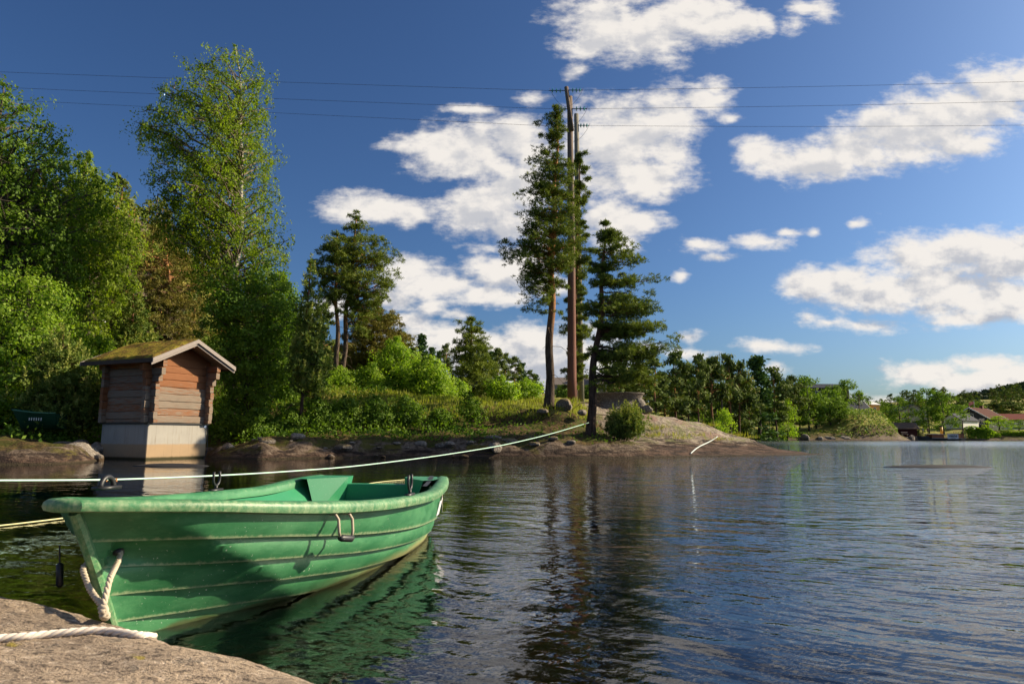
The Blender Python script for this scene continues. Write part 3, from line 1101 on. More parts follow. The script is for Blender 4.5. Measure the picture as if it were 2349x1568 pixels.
# side handle: two cords and a black grip
x1, b1, z1 = [float(v[0]) for v in line_pt(0.08, np.array([.268]))]
x2, b2, z2 = [float(v[0]) for v in line_pt(0.08, np.array([.300]))]
for (xa, ba, za) in ((x1, b1, z1), (x2, b2, z2)):
    lh = MB()
    lh.tube([(xa, -ba + .012, za), (xa, -ba - .022, za - .004), (xa, -ba - .040, za - .03), (xa, -ba - .045, za - .085), (xa + (.012 if xa < (x1 + x2) / 2 else -.012), -ba - .045, za - .112)], .0075, 8)
    lh.box((xa, -ba - .004, za), (.02, .012, .02))
    lh.obj('handle_cord', m_rope_o, boat, smooth=True)
g_ = MB()
g_.tube([(x1 + .004, -(b1 + .047), z1 - .117), (x1 + .03, -(b1 + .049), z1 - .120), (x2 - .03, -(b2 + .049), z2 - .120), (x2 - .004, -(b2 + .047), z2 - .117)], [.011, .017, .017, .011], 10)
g_.obj('handle_grip', m_black, boat, smooth=True)
_t = np.linspace(0, .1, 60)
_x, _b, _z = line_pt(1.45, _t)
EYB = float(np.interp(.215, _x, _b))
# mooring eyes at the stem
for sg in (1, -1):
    q = MB()
    q.tube([(.215, sg * (EYB - .085), .352), (.215, sg * (EYB - .040), .350)], [.017, .015], 12)
    q.obj('mooring_eye', m_black, boat, smooth=True)
# lettering sticker near the stern: white upright strokes
q = MB()
for i, tq in enumerate(np.linspace(.868, .99, 13)):
    if i in (3, 8):
        continue
    for (ka, kb) in (((.30, .86)),):
        xa, ba, za = [float(v[0]) for v in line_pt(ka, np.array([tq]))]
        xb, bb2, zb_ = [float(v[0]) for v in line_pt(kb, np.array([tq]))]
        w_ = .011
        o1 = .017
        q.poly([(xa - w_, -ba - o1, za), (xa + w_, -ba - o1 + .002, za), (xb + w_, -bb2 - o1 + .002, zb_), (xb - w_, -bb2 - o1, zb_)], [(0, 1, 2, 3)])
q.obj('registration_lettering', simple('white_vinyl', (.75, .75, .78), .5, .05), boat)
# short line hanging from the stern
q = MB()
x_, b_, z_ = xs + .012, -(bs_ - .05), zs_ - .09
q.tube([(x_, b_, z_ + .03), (x_ + .012, b_, z_ - .02), (x_ + .012, b_, z_ - .19)], .008, 6)
q.obj('stern_line', m_rope_o, boat, smooth=True)
BOATM = Matrix.Translation((BX0[0], BX0[1], 0)) @ Matrix.Rotation(boat.rotation_euler.z, 4, 'Z')


def bw(x, y, z):
    p = BOATM @ Vector((x, y, z))
    return np.array(p)


# ------------------------------------------------------------------ ropes
def laid_rope(pts, rad, m, name, label, cat='rope', twist=11.0, strands=3, group=None, parent=None):
    pts = np.asarray(pts, float)
    seg = np.linalg.norm(np.diff(pts, axis=0), axis=1)
    L = np.concatenate([[0], np.cumsum(seg)])
    n = max(6, int(L[-1] / (rad * 1.1)))
    s = np.linspace(0, L[-1], n)
    # smooth resample
    P = np.stack([np.interp(s, L, pts[:, i]) for i in range(3)], -1)
    for _ in range(6):
        P[1:-1] = (P[:-2] + 2 * P[1:-1] + P[2:]) / 4
    tan = np.gradient(P, axis=0)
    tan /= np.linalg.norm(tan, axis=1)[:, None]
    up = np.array([0, 0, 1.0])
    sd = np.cross(tan, up)
    sd /= np.linalg.norm(sd, axis=1)[:, None] + 1e-9
    u2 = np.cross(sd, tan)
    q = MB()
    for k in range(strands):
        a_ = s / (rad * 6.5) * 2 * np.pi + k * 2 * np.pi / strands
        off = rad * 0.52 * (np.cos(a_)[:, None] * sd + np.sin(a_)[:, None] * u2)
        q.tube(P + off, rad * 0.56, 6, a=.5)
    o_ = q.obj(name, m, parent, smooth=True)
    if parent is None:
        tag(o_, label, cat, group)
    return o_


# thick white rope lying on the rock
wr = [on_rock(px, py) + np.array([0, 0, .010]) for px, py in ((-120, 1484), (-60, 1477), (0, 1471), (50, 1468), (100, 1462), (150, 1458), (200, 1453), (240, 1452), (290, 1460), (330, 1465), (378, 1463))]
laid_rope(wr, .0125, m_rope_w, 'mooring_rope', 'thick white three-strand rope lying across the near granite rock')
wr2 = [on_rock(px, py) + np.array([0, 0, .012]) for px, py in ((232, 1447), (250, 1452), (285, 1463), (320, 1472), (352, 1471))]
# bow painter: two legs from the eyes to a knot at the rock
knot = W(236, 1392, 2.36)
e1, e2 = bw(.215, -(EYB - .045), .350), bw(.215, EYB - .045, .350)
foot = on_rock(245, 1424) + np.array([0, .01, .01])
painter = thing('bow_painter', 'pale twisted rope tying the bow of the green boat to the rock', 'rope', tuple(foot))
for nm, P in (('rope_leg', [e1, e1 + np.array([.012, -.035, -.03]), W(252, 1325, 2.44), knot]), ('rope_leg', [e2, W(187, 1300, 2.60), W(205, 1350, 2.48), knot]), ('rope_tail', [knot, W(240, 1410, 2.31), foot])):
    P = [p - foot for p in P]
    laid_rope(P, .0105 if nm != 'rope_tail' else .016, m_rope_o, nm, None, parent=painter)
q = MB()
kn = foot - foot
for a_ in range(3):
    q.tube([kn + np.array([.022 * math.cos(b_), .018 * math.sin(b_), .012 * a_ + .006 * math.sin(3 * b_)]) for b_ in np.linspace(0, 6.28, 13)], .0095, 6)
q.obj('knot', m_rope_w, painter, smooth=True)


def rope_line(pts, rad, m, name, label, sides=6, cat='rope', group=None):
    q = MB()
    pts = np.asarray(pts, float)
    s = np.linspace(0, len(pts) - 1, (len(pts) - 1) * 10 + 1)
    P = np.stack([np.interp(s, range(len(pts)), pts[:, i]) for i in range(3)], -1)
    for _ in range(12):
        P[1:-1] = (P[:-2] + 2 * P[1:-1] + P[2:]) / 4
    q.tube(P, rad, sides)
    o_ = q.obj(name, m, smooth=True)
    return (tag(o_, label, cat, group) if label else o_)


# long shore line to the pine
SL = [(-500, 1101, 5.6), (-300, 1101, 6.0), (0, 1101.5, 6.84), (130, 1101, 7.35), (250, 1100, 7.94), (420, 1094, 8.9), (600, 1085, 10.2), (800, 1071, 12.3), (1000, 1046, 15.3), (1150, 1022, 18.9), (1260, 996, 22.8), (1350, 969, 27.0)]
long_rope = thing('shore_line', 'long pale green line stretched over the water from the left to the pine', 'rope', tuple(W(*SL[-1])))
o_ = rope_line([W(*p) - W(*SL[-1]) for p in SL], .0115, m_rope_g, 'line', None)
o_.parent = long_rope
q = MB()
for i, px in enumerate((243, 252, 259, 266)):
    c_ = W(px, 1100, 7.9 + i * .04) - W(*SL[-1])
    q.tube([c_ + np.array([-.012, 0, 0]), c_ + np.array([.012, 0, 0])], .021, 8)
q.obj('brown_lashing', simple('brown_twine', (.28, .12, .04), .9), long_rope)
# rope end lying down the bare rock, set on the ground later (needs ground_h)
def on_ground(px, py, y0, y1, st=0.1):
    Ys = np.arange(y0, y1, st)
    P = np.array([W(px, py, Y) for Y in Ys])
    h = ground_h(P[:, 0], P[:, 1])
    i = np.argmax(P[:, 2] <= h)
    if not (P[:, 2] <= h).any():
        i = len(P) - 1
    return np.array([P[i][0], P[i][1], h[i]])


rr = [on_ground(px, py, 26, 36, .05) + np.array([0, -.03, .03]) for px, py in ((1584, 1042), (1594, 1032), (1606, 1024), (1622, 1017), (1636, 1010), (1650, 999), (1664, 989))]
rope_line(rr, .024, simple('bright_rope', (.58, .64, .60), .8, .1), 'beached_rope', 'pale rope running down the bare rock slope into the water')
rope_line([np.array([p[0], p[1], .012]) for p in [GP(-160, 1222), GP(-60, 1214), GP(20, 1206), GP(104, 1196), GP(150, 1190)]], .007, m_rope_y, 'floating_rope', 'yellowish rope floating on the water beside the bow of the green boat')
rope_line([np.array([p[0], p[1], .01]) for p in [GP(830, 1112), GP(880, 1105), GP(950, 1099), GP(1020, 1098)]], .007, m_rope_y, 'floating_rope', 'yellowish rope floating just behind the stern of the green boat')
# dark fender hanging off the far side of the bow
fd = thing('fender', 'black fender hanging on a cord from the far side of the bow', 'fender', tuple(W(137, 1330, 2.75)))
base_ = W(137, 1330, 2.75)
q = MB()
q.tube([W(137, 1250, 2.75) - base_, W(137, 1290, 2.75) - base_], .003, 6)
q.obj('cord', m_black, fd)
q = MB()
q.tube([W(137, 1290, 2.75) - base_, W(137, 1294, 2.75) - base_, W(137, 1340, 2.75) - base_, W(137, 1346, 2.75) - base_], [.006, .013, .013, .006], 8)
q.obj('fender_body', m_black, fd, smooth=True)
# ------------------------------------------------------------------ log shed on a concrete base
def wood_mat(t, out):
    c = t.coord()
    v = t.attr('v')
    x, y, z = t.sep(c)[:]
    s = t.noise(t.scale(c, (1.1, 1.1, 16)), 2.2, 7, 0.66)
    s2 = t.noise(t.scale(c, (1.6, 1.6, 60)), 2.0, 4, 0.6)
    knots = t.smooth(t.voronoi(t.scale(c, (2.6, 2.6, 6)), 1.0), 0.10, 0.05)
    warm = t.mix(s2, (0.34, 0.145, 0.062), (0.17, 0.068, 0.032))
    grey = t.mix(s2, (0.40, 0.32, 0.24), (0.075, 0.06, 0.05))
    k = t.math('ADD', t.math('MULTIPLY_ADD', v, 1.0, 0.05), t.math('MULTIPLY_ADD', s, 1.3, -0.65))
    col = t.mix(t.smooth(k, 0.36, 0.62), warm, grey)
    col = t.mix(t.smooth(s2, 0.66, 0.78), col, (0.045, 0.03, 0.022))
    col = t.mix(t.math('MULTIPLY', knots, 0.7), col, (0.50, 0.30, 0.13))
    pbr(t, out, col, 0.8, t.bump(t.math('ADD', s, s2), 0.7, 0.012), spec=0.2)


m_log = mat('weathered_log', wood_mat)


def board_mat(t, out):
    c = t.coord()
    s = t.noise(t.scale(c, (14, 2, 14)), 2.5, 6, 0.6)
    col = t.mix(s, (0.42, 0.37, 0.33), (0.20, 0.165, 0.15))
    pbr(t, out, col, 0.85, t.bump(s, 0.5, 0.01), spec=0.2)


m_barge = mat('grey_board', board_mat)


def conc_mat(t, out):
    c = t.coord()
    x, y, z = t.sep(c)[:]
    n = t.noise(c, 2.2, 6, 0.6)
    drip = t.noise(t.scale(c, (7, 7, 0.6)), 1.6, 5, 0.65)
    col = t.mix(n, (0.42, 0.395, 0.345), (0.30, 0.28, 0.25))
    col = t.mix(t.math('MULTIPLY', t.smooth(drip, 0.52, 0.72), 0.55), col, (0.24, 0.20, 0.15))
    zz = t.math('ADD', z, t.math('MULTIPLY_ADD', drip, 0.06, -0.03))
    col = t.mix(t.smooth(zz, 0.50, 0.44), col, t.mix(n, (0.42, 0.29, 0.17), (0.33, 0.24, 0.15)))
    # shutter-board seams
    sx = t.math('PINGPONG', t.math('ADD', x, y), 0.155)
    seam = t.math('MULTIPLY', t.smooth(sx, 0.006, 0.0), t.smooth(n, 0.35, 0.6))
    col = t.mix(t.math('MULTIPLY', seam, 0.6), col, (0.12, 0.09, 0.06))
    col = t.mix(t.smooth(zz, 0.10, 0.03), col, (0.05, 0.045, 0.02))
    pbr(t, out, col, 0.85, t.bump(t.math('ADD', n, t.math('MULTIPLY', seam, -1.0)), 0.4, 0.01), spec=0.2)


m_conc = mat('shed_concrete', conc_mat)
c0 = W(346, 1059, 21.6)
SX, SY = -11.42, 21.6
shed = thing('log_shed', 'small log shed with a mossy gable roof on a concrete base in the water', 'shed', (SX, SY, 0), math.atan2(.907, .42))
LU, LV = 2.27, 2.2
q = MB()
q.box((LU / 2, LV / 2, 0.10), (LU, LV, 2.02))
o_ = q.obj('concrete_base', m_conc, shed)
bv = o_.modifiers.new('bevel', 'BEVEL')
bv.width = .02
q = MB()
q.box((LU / 2, LV / 2, 1.128), (LU + .10, LV + .10, .03))
q.obj('sill_plate', m_black, shed)


def log_piece(a, b, z, h, th, axis, name='log', v=0.5, arch=0.0):
    "squared log from a to b along local axis 0 (x) or 1 (y)"
    prof = [(-.5, -.42), (-.40, -.5), (.40, -.5), (.5, -.42), (.53, 0), (.5, .42), (.40, .5), (-.40, .5), (-.5, .42), (-.53, 0)]
    q = MB()
    n = 9
    rings = []
    for i in range(n):
        f = i / (n - 1)
        wob = 0.010 * math.sin(f * 9 + z * 13) + 0.006 * math.sin(f * 23 + z * 7)
        s_ = 1.0 if 0 < i < n - 1 else 0.96
        ring = [((a[0] if axis == 1 else a[0] + (b[0] - a[0]) * f) + (p[0] * th * s_ + wob if axis == 1 else 0),
                 (a[1] if axis == 0 else a[1] + (b[1] - a[1]) * f) + (p[0] * th * s_ + wob if axis == 0 else 0), z + p[1] * h * s_ + wob * .4) for p in prof]
        rings.append(ring)
    m_ = len(prof)
    V = np.array(rings).reshape(-1, 3)
    Q = []
    for i in range(n - 1):
        for j in range(m_):
            k = (j + 1) % m_
            Q.append((i * m_ + j, i * m_ + k, (i + 1) * m_ + k, (i + 1) * m_ + j))
    V = np.concatenate([V, V[:m_].mean(0)[None], V[-m_:].mean(0)[None]])
    T = []
    for j in range(m_):
        k = (j + 1) % m_
        T += [(n * m_, k, j), (n * m_ + 1, (n - 1) * m_ + j, (n - 1) * m_ + k)]
    if axis == 0:
        Q = [t_[::-1] for t_ in Q]
        T = [t_[::-1] for t_ in T]
    q.add(V, Q, T, a=v)
    o = q.obj(name, m_log, shed, smooth=True)
    try:
        o.data.set_sharp_from_angle(angle=math.radians(35))
    except Exception:
        pass
    return o


nl = 8
lh_ = 1.85 / nl
vv_ = [.55, .42, .62, .60, .48, .28, .10, .02]
for i in range(nl):
    zc = 1.15 + lh_ * (i + .5)
    e = .20 + (0.10 if i == nl - 2 else 0) + (0.24 if i == nl - 1 else 0) + .012 * ((i * 7) % 3)
    jx = .008 * ((i * 5) % 3 - 1)
    log_piece((-.16 - (e - .2) * .6, .085 + jx), (LU + .16 + (e - .2) * .6, .085 + jx), zc, lh_ * .985, .145, 0, v=vv_[i])
    log_piece((-.16, LV - .085), (LU + .16, LV - .085), zc, lh_ * .985, .145, 0, v=vv_[(i + 3) % 8])
    zc2 = zc - lh_ * .5 if i else zc - lh_ * .25
    hh = lh_ * .985 if i else lh_ * .5
    log_piece((.085 - jx, -e), (.085 - jx, LV + .2), zc2, hh, .145, 1, v=.50 + .1 * math.sin(i * 2.1))
    log_piece((LU - .085 + jx, -e), (LU - .085 + jx, LV + .2), zc2, hh, .145, 1, v=.50 + .1 * math.sin(i * 1.3))
log_piece((.085, -.46), (.085, LV + .4), 1.15 + lh_ * nl, lh_ * .9, .145, 1, v=.4)
log_piece((LU - .085, -.46), (LU - .085, LV + .4), 1.15 + lh_ * nl, lh_ * .9, .145, 1, v=.4)
# gable: three stacked tapering boards
zt0 = 1.15 + 1.85 + .01
apex = 3.86
slope = (apex - 3.10) / 1.60
for i, (za, zb2) in enumerate(((0, .27), (.275, .52), (.525, .70))):
    q = MB()
    wa, wb_ = (apex - .05 - (zt0 + za)) / slope, (apex - .05 - (zt0 + zb2)) / slope
    wa, wb_ = min(wa, LU / 2 + .02), max(min(wb_, LU / 2 + .02), .05)
    xm = LU / 2
    yy0, yy1 = .035 + i * .012, .14
    P = [(xm - wa, yy0, zt0 + za), (xm + wa, yy0, zt0 + za), (xm + wb_, yy0, zt0 + zb2), (xm - wb_, yy0, zt0 + zb2), (xm - wa, yy1, zt0 + za), (xm + wa, yy1, zt0 + za), (xm + wb_, yy1, zt0 + zb2), (xm - wb_, yy1, zt0 + zb2)]
    q.poly(P, [(0, 1, 2, 3), (4, 7, 6, 5), (0, 4, 5, 1), (3, 2, 6, 7), (0, 3, 7, 4), (1, 5, 6, 2)], a=.05)
    q.obj('gable_board', m_log, shed)
    P2 = [(p[0], LV - p[1], p[2]) for p in P]
    q = MB()
    q.poly(P2, [(0, 3, 2, 1), (4, 5, 6, 7), (0, 1, 5, 4), (3, 7, 6, 2), (0, 4, 7, 3), (1, 2, 6, 5)], a=.3)
    q.obj('gable_board', m_log, shed)
q = MB()
q.tube([(.36, .006, 2.88), (.36, .02, 2.88)], .033, 14)
q.obj('vent_hole', m_black, shed)
for xx_ in (LU / 2,):
    q = MB()
    q.box((xx_, LV / 2, apex - .17), (.13, LV + 1.05, .15), a=.1)
    q.obj('ridge_beam', m_log, shed)
# roof: deck boards, barge boards, moss
OH, OV = .46, .62
for sg in (-1, 1):
    q = MB()
    xe = LU / 2 + sg * (LU / 2 + OH)
    ze = apex - slope * (LU / 2 + OH)
    nn = Vector((sg * slope, 0, 1)).normalized()
    th = .055
    P = [(LU / 2, -OV, apex), (LU / 2, LV + OV, apex), (xe, LV + OV, ze), (xe, -OV, ze)]
    P2 = [tuple(np.array(p) - np.array(nn) * th) for p in P]
    fs = [(0, 1, 2, 3), (4, 7, 6, 5), (0, 3, 7, 4), (1, 5, 6, 2), (2, 6, 7, 3), (0, 4, 5, 1)]
    if sg < 0:
        pass
    else:
        fs = [f[::-1] for f in fs]
    q.poly(P + P2, [f[::-1] for f in fs], a=.6)
    q.obj('roof_deck', m_barge, shed)
    for (ya, hgt, dz) in ((-OV - .018, .125, .012), (-OV + .04, .12, -.075), (LV + OV + .018, .125, .012)):
        q = MB()
        Pf = []
        for yq in (ya - .017, ya + .017):
            Pf += [(LU / 2, yq, apex + dz + .02), (xe + sg * .03, yq, ze + dz + .006), (xe + sg * .03, yq, ze + dz - hgt), (LU / 2, yq, apex + dz - hgt + .02)]
        q.poly(Pf, [(0, 3, 2, 1), (4, 5, 6, 7), (0, 1, 5, 4), (1, 2, 6, 5), (2, 3, 7, 6), (3, 0, 4, 7)] if sg > 0 else [(0, 1, 2, 3), (4, 7, 6, 5), (0, 4, 5, 1), (1, 5, 6, 2), (2, 6, 7, 3), (3, 7, 4, 0)], a=.4)
        q.obj('bargeboard', m_barge, shed)
    q = MB()
    q.box((xe + sg * .015, LV / 2, ze - .045), (.035, LV + 2 * OV - .04, .13))
    q.obj('eaves_board', simple('dark_board', (.06, .045, .035), .9, .3), shed)


def moss_mat(t, out):
    c = t.coord()
    n = t.noise(c, 2.3, 6, .65)
    n2 = t.noise(c, 14, 5, .65)
    col = t.mix(t.smooth(n, .40, .58), (0.34, 0.26, 0.035), (0.18, 0.10, 0.03))
    col = t.mix(t.smooth(n2, .48, .7), col, (0.11, 0.13, 0.018))
    pbr(t, out, col, .95, t.bump(n2, 1.0, .05), spec=.1)


m_moss = mat('roof_moss', moss_mat)
for sg in (-1, 1):
    q = MB()
    fu_ = np.linspace(0, 1, 44)
    fv_ = np.linspace(0, 1, 60)
    A, B = np.meshgrid(fu_, fv_)
    X_ = LU / 2 + sg * (A * (LU / 2 + OH - .02))
    Y_ = -OV + .04 + B * (LV + 2 * OV - .08)
    edge_ = np.minimum(np.minimum(B, 1 - B) * 22, (1 - A) * 14).clip(0, 1) ** .5
    bump_ = .015 + .075 * vnoise(X_, Y_, 3.5, 31, 4) + .03 * vnoise(X_, Y_, 14, 33, 3)
    Z_ = apex - slope * np.abs(X_ - LU / 2) + edge_ * bump_ + .004
    q.grid(np.stack([X_, Y_, Z_], -1), .5, flip=(sg > 0))
    q.obj('moss_layer', m_moss, shed, smooth=True)
# gas pipe at the far corner
q = MB()
q.tube([(LU - .03, -.05, 1.12), (LU + .01, -.05, .35), (LU - .02, -.07, .16), (LU - .14, -.10, .0), (LU - .16, -.10, -.3)], .014, 6)
q.obj('pipe', m_black, shed)
q = MB()
q.box((LU - .09, -.012, 1.05), (.11, .02, .08))
q.obj('label_plate', simple('pale_blue_plate', (.35, .45, .62), .6, .05), shed)
shed_w = lambda x, y, z: np.array(Matrix.Translation((SX, SY, 0)) @ Matrix.Rotation(math.atan2(.907, .42), 4, 'Z') @ Vector((x, y, z)))


# ------------------------------------------------------------------ boulders
def rock_stone(t, out):
    c = t.coord()
    g = t.n.new('ShaderNodeNewGeometry')
    z = t.sep(g.outputs['Position'])[2]
    n = t.noise(c, 2.5, 6, .65)
    n2 = t.noise(c, 14, 5, .65)
    v = t.attr('v')
    col = t.mix(n, (0.24, 0.205, 0.17), (0.12, 0.10, 0.085))
    col = t.mix(t.smooth(n2, .5, .68), col, (0.40, 0.36, 0.30))
    col = t.mix(t.math('MULTIPLY', v, 0.8), col, t.mix(n2, (0.17, 0.09, 0.03), (0.14, 0.12, 0.02)))
    col = t.mix(t.smooth(t.math('ADD', z, t.math('MULTIPLY_ADD', n, .2, -.1)), .16, .02), col, (0.06, 0.038, 0.02))
    pbr(t, out, col, .9, t.bump(t.math('ADD', n, n2), .9, .05), spec=.25)


m_stone = mat('shore_stone', rock_stone)


def stone_mesh(sx, sy, sz, seed, v=0.0, cuts=7, n=16, m_=12):
    R = np.random.RandomState(seed)
    th = np.linspace(0, 2 * np.pi, n + 1)
    ph = np.linspace(0, np.pi, m_)
    T, Pp = np.meshgrid(th, ph)
    D = np.stack([np.cos(T) * np.sin(Pp), np.sin(T) * np.sin(Pp), np.cos(Pp)], -1)
    r = np.ones(T.shape)
    for _ in range(cuts):
        nr = R.normal(size=3)
        nr /= np.linalg.norm(nr)
        d = R.uniform(.62, .88)
        dp = D @ nr
        r = np.minimum(r, np.where(dp > .05, d / np.maximum(dp, .05), 9))
    nz = vnoise(T * 1.0 + seed, Pp * 1.6, 2.0, seed % 17, 3) - .5
    r = r * (1 + .10 * nz)
    r[:, -1] = r[:, 0]
    P = D * r[..., None] * np.array([sx, sy, sz])
    q = MB()
    vmask = np.clip((D[..., 2] - .1) * 1.6, 0, 1) * v
    q.grid(P, vmask.astype(np.float32), flip=True)
    return q


def boulder(px, py, Y, w, h, seed, label, v=0.0, sink=.35, deep=None, group='stones along the water\'s edge'):
    p = W(px, py, Y)
    q = stone_mesh(w / 2, (deep or w * .7) / 2, h / 2, seed, v)
    o = q.obj('boulder', m_stone, smooth=True, loc=(p[0], p[1], p[2] + h * (.5 - sink)), rz=seed * 1.3)
    try:
        o.data.set_sharp_from_angle(angle=math.radians(40))
    except Exception:
        pass
    return tag(o, label, 'boulder', group)


BL = [
    (185, 1052, 21.0, 1.35, .80, 3, 'large pale boulder at the water just left of the shed', 0),
    (110, 1042, 21.3, 1.25, .34, 5, 'flat pale stone lying by the water left of the large pale boulder', 0),
    (38, 1050, 20.4, 1.7, .75, 8, 'dark broad boulder at the water nearest the left edge of the bank', .1),
    (222, 1040, 22.6, .9, .6, 11, 'squarish dark boulder wedged between the shed and the large pale boulder', 0),
    (80, 1030, 22.0, .9, .4, 12, 'dark slab of stone above the flat pale stone on the left bank', .2),
    (225, 1057, 21.0, .5, .32, 14, 'small rough stone at the foot of the shed base', 0),
    (150, 1060, 20.3, .6, .22, 15, 'low dark stone in the water before the large pale boulder', 0),
    (505, 1048, 24.4, .7, .42, 16, 'pale rough stone beside the right foot of the shed', .2),
    (545, 1046, 24.6, .9, .42, 17, 'pale rugged stone next right of the shed-foot stone', .3),
    (600, 1043, 24.9, 1.25, .62, 18, 'rounded boulder capped with yellow-green moss below the leafy bush', 1.0),
    (648, 1043, 25.0, 1.0, .46, 19, 'brown mossy boulder right of the yellow moss-capped one', .8),
    (700, 1036, 25.6, 1.25, .42, 20, 'brown flat-topped boulder on the dark bank', .3),
    (760, 1044, 25.4, .9, .30, 21, 'low brown stone touching the water below the pale bank stones', .1),
    (820, 1040, 25.8, 1.6, .34, 22, 'long low pale-brown ledge at the water in mid bank', 0),
    (775, 1022, 27.0, .6, .34, 23, 'pale stone high on the shaded bank', 0),
    (880, 1030, 26.6, 1.2, .46, 24, 'grey rock hump left of the pinkish block', 0),
    (1000, 1032, 26.4, 1.15, .50, 25, 'pinkish square-cut block of rock at the water where the rope passes', 0),
    (1060, 1040, 26.4, .8, .28, 26, 'small pale rock right of the pinkish block', 0),
    (940, 1042, 26.0, .8, .26, 27, 'small dark rock in the water left of the pinkish block', 0),
    (1120, 1036, 26.8, 1.0, .34, 28, 'rough grey rock on the rope bank', .2),
    (1190, 1038, 26.6, 1.1, .34, 29, 'brown rugged rock on the bank below the tall pine', .1),
    (1270, 1040, 26.6, 1.2, .30, 30, 'brown low rock on the bank below the utility poles', 0),
    (1296, 936, 29.6, .9, .66, 31, 'mossy dark boulder at the foot of the tall pine', .8),
    (1335, 948, 29.0, .5, .30, 32, 'dark rounded stone between the two big pines', .1),
    (1244, 946, 29.3, .7, .28, 33, 'stones and roots heaped before the tall pine', .7),
    (-30, 1052, 20.0, 1.5, .7, 41, 'dark rock at the water at the very left end of the bank', .2),
    (10, 1062, 19.4, .9, .3, 42, 'low dark rock in the water before the broad left boulder', 0),
    (75, 1058, 20.2, .8, .34, 43, 'angular grey rock between the broad left boulder and the flat pale stone', 0),
    (140, 1030, 22.4, .8, .45, 44, 'grey rock above and behind the large pale boulder', .2),
    (185, 1030, 23.0, .9, .5, 45, 'dark rock tucked behind the large pale boulder beside the shed', 0),
    (45, 1032, 21.8, 1.1, .4, 46, 'flat mossy rock above the broad left boulder', .7),
    (-10, 1030, 21.5, 1.2, .5, 47, 'mossy rock below the shaded green boat', .8),
    (570, 1051, 24.2, .6, .2, 48, 'low wet stone in the water below the rugged pale stone', 0),
    (675, 1049, 24.9, .8, .24, 49, 'low wet stone below the brown mossy boulder', 0),
    (725, 1030, 26.2, .9, .38, 51, 'pale jagged rock in mid bank above the long brown ledge', 0),
    (905, 1044, 25.9, .9, .26, 52, 'brown ledge touching the water below the grey rock hump', 0),
    (1095, 1046, 26.3, 1.1, .22, 53, 'low brown ledge at the water below the rough grey rock', 0),
]
for (px, py, Y, w, h, sd_, lb, v) in BL:
    boulder(px, py, Y, w, h, sd_, lb, v)
for i in range(34):
    R_ = np.random.RandomState(900 + i)
    px_ = 492 + R_.rand() * 850
    gx_, gy_ = GP(px_, 1051 - (px_ - 480) * .003)
    gx_ += R_.uniform(-.1, .1)
    gy_ += R_.uniform(-.15, .9)
    w_ = R_.uniform(.12, .9) ** 1.0 * R_.uniform(.5, 1)
    q = stone_mesh(w_ / 2, w_ * .36, w_ * R_.uniform(.16, .28), 300 + i, R_.choice([0, .3, .9]), n=12, m_=9)
    o_ = q.obj('shore_stone', m_stone, smooth=False, loc=(gx_, gy_, max(gh(gx_, gy_), 0) + .04), rz=i)
    tag(o_, 'small rough stone among the many along the waterline between the shed and the bare slope', 'stone', 'small stones along the bank waterline')
# far shore stones
for i, (px, Y) in enumerate([(2078, 161), (2092, 161), (2048, 160), (2062, 161), (2034, 159), (2100, 163), (2252, 167), (2275, 168), (2295, 168), (2318, 169), (2340, 169), (2120, 164), (2268, 168), (1995, 153), (1900, 144), (1880, 143), (1845, 142), (1930, 145), (2016, 156), (2307, 169)]):
    x_, y_ = XY(px, Y, 1005)
    q = stone_mesh(.9 + .5 * ((i * 7) % 3), .8, .55 + .25 * ((i * 5) % 3), 60 + i, 0, n=10, m_=8)
    o_ = q.obj('boulder', m_stone, loc=(x_, y_, .35), rz=i * 1.1)
    tag(o_, 'rubble stone among the row of stones along the far waterline', 'boulder', 'rubble stones of the far shore')

# flat-topped overhanging rock
p = W(1420, 925, 33.2)
U, V = np.meshgrid(np.linspace(0, 2 * np.pi, 40), np.linspace(0, 1, 22))
rad = np.where(V < .25, V / .25, 1.0)
zt = np.where(V < .25, .40 - .03 * rad ** 2, 0)
side = np.clip((V - .25) / .75, 0, 1)
under = 1 - .30 * np.sin(np.pi * np.clip(side * 1.25, 0, 1)) * (0.5 - .5 * np.sin(U)) - .02 * side
zt = np.where(V < .25, zt, .37 - .12 * np.clip(side * 4, 0, 1) - .95 * np.clip(side - .1, 0, 1))
rr_ = rad * under * (1 + .10 * (vnoise(np.cos(U) * 2 + 5, np.sin(U) * 2 + V * 2, 1.5, 41, 4) - .5))
q = MB()
q.grid(np.stack([1.28 * rr_ * np.cos(U), 1.0 * rr_ * np.sin(U), zt + .05 * (vnoise(np.cos(U) * 3, np.sin(U) * 3 + V * 4, 2, 42, 3) - .5)], -1), 0.0)
o_ = q.obj('overhanging_rock', m_stone, smooth=True, loc=tuple(p + np.array([0, 0, .12])))
tag(o_, 'flat-topped pale rock with a dark undercut side behind the leaning pine', 'rock')
for k_, (px, py, Y, w, h, sd_) in enumerate(((1468, 935, 32.2, .8, .9, 71), (1486, 944, 31.8, .6, .5, 72), (1446, 942, 32.0, .9, .35, 73))):
    boulder(px, py, Y, w, h, sd_, ('tall rough stone propping the right end of the overhanging rock', 'low rough stone at the top of the bare slope beside the dry grass tuft', 'reddish low stone under the overhanging rock')[k_], 0)
# wave-washed rocks in the lake
for (px, py, w, lb) in ((2153, 1071, 3.1, 'long dark rock just awash out on the open lake'), (392, 1068, 2.0, 'low dark rock just awash in front of the shed')):
    x_, y_ = GP(px, py)
    q = stone_mesh(w / 2, .35, .085, 80 + int(w), 0, cuts=1, n=24)
    o_ = q.obj('awash_rock', simple('wet_rock', (.03, .028, .03), .8, .2, spec=.2), smooth=True, loc=(x_, y_, -.02))
    tag(o_, lb, 'rock')

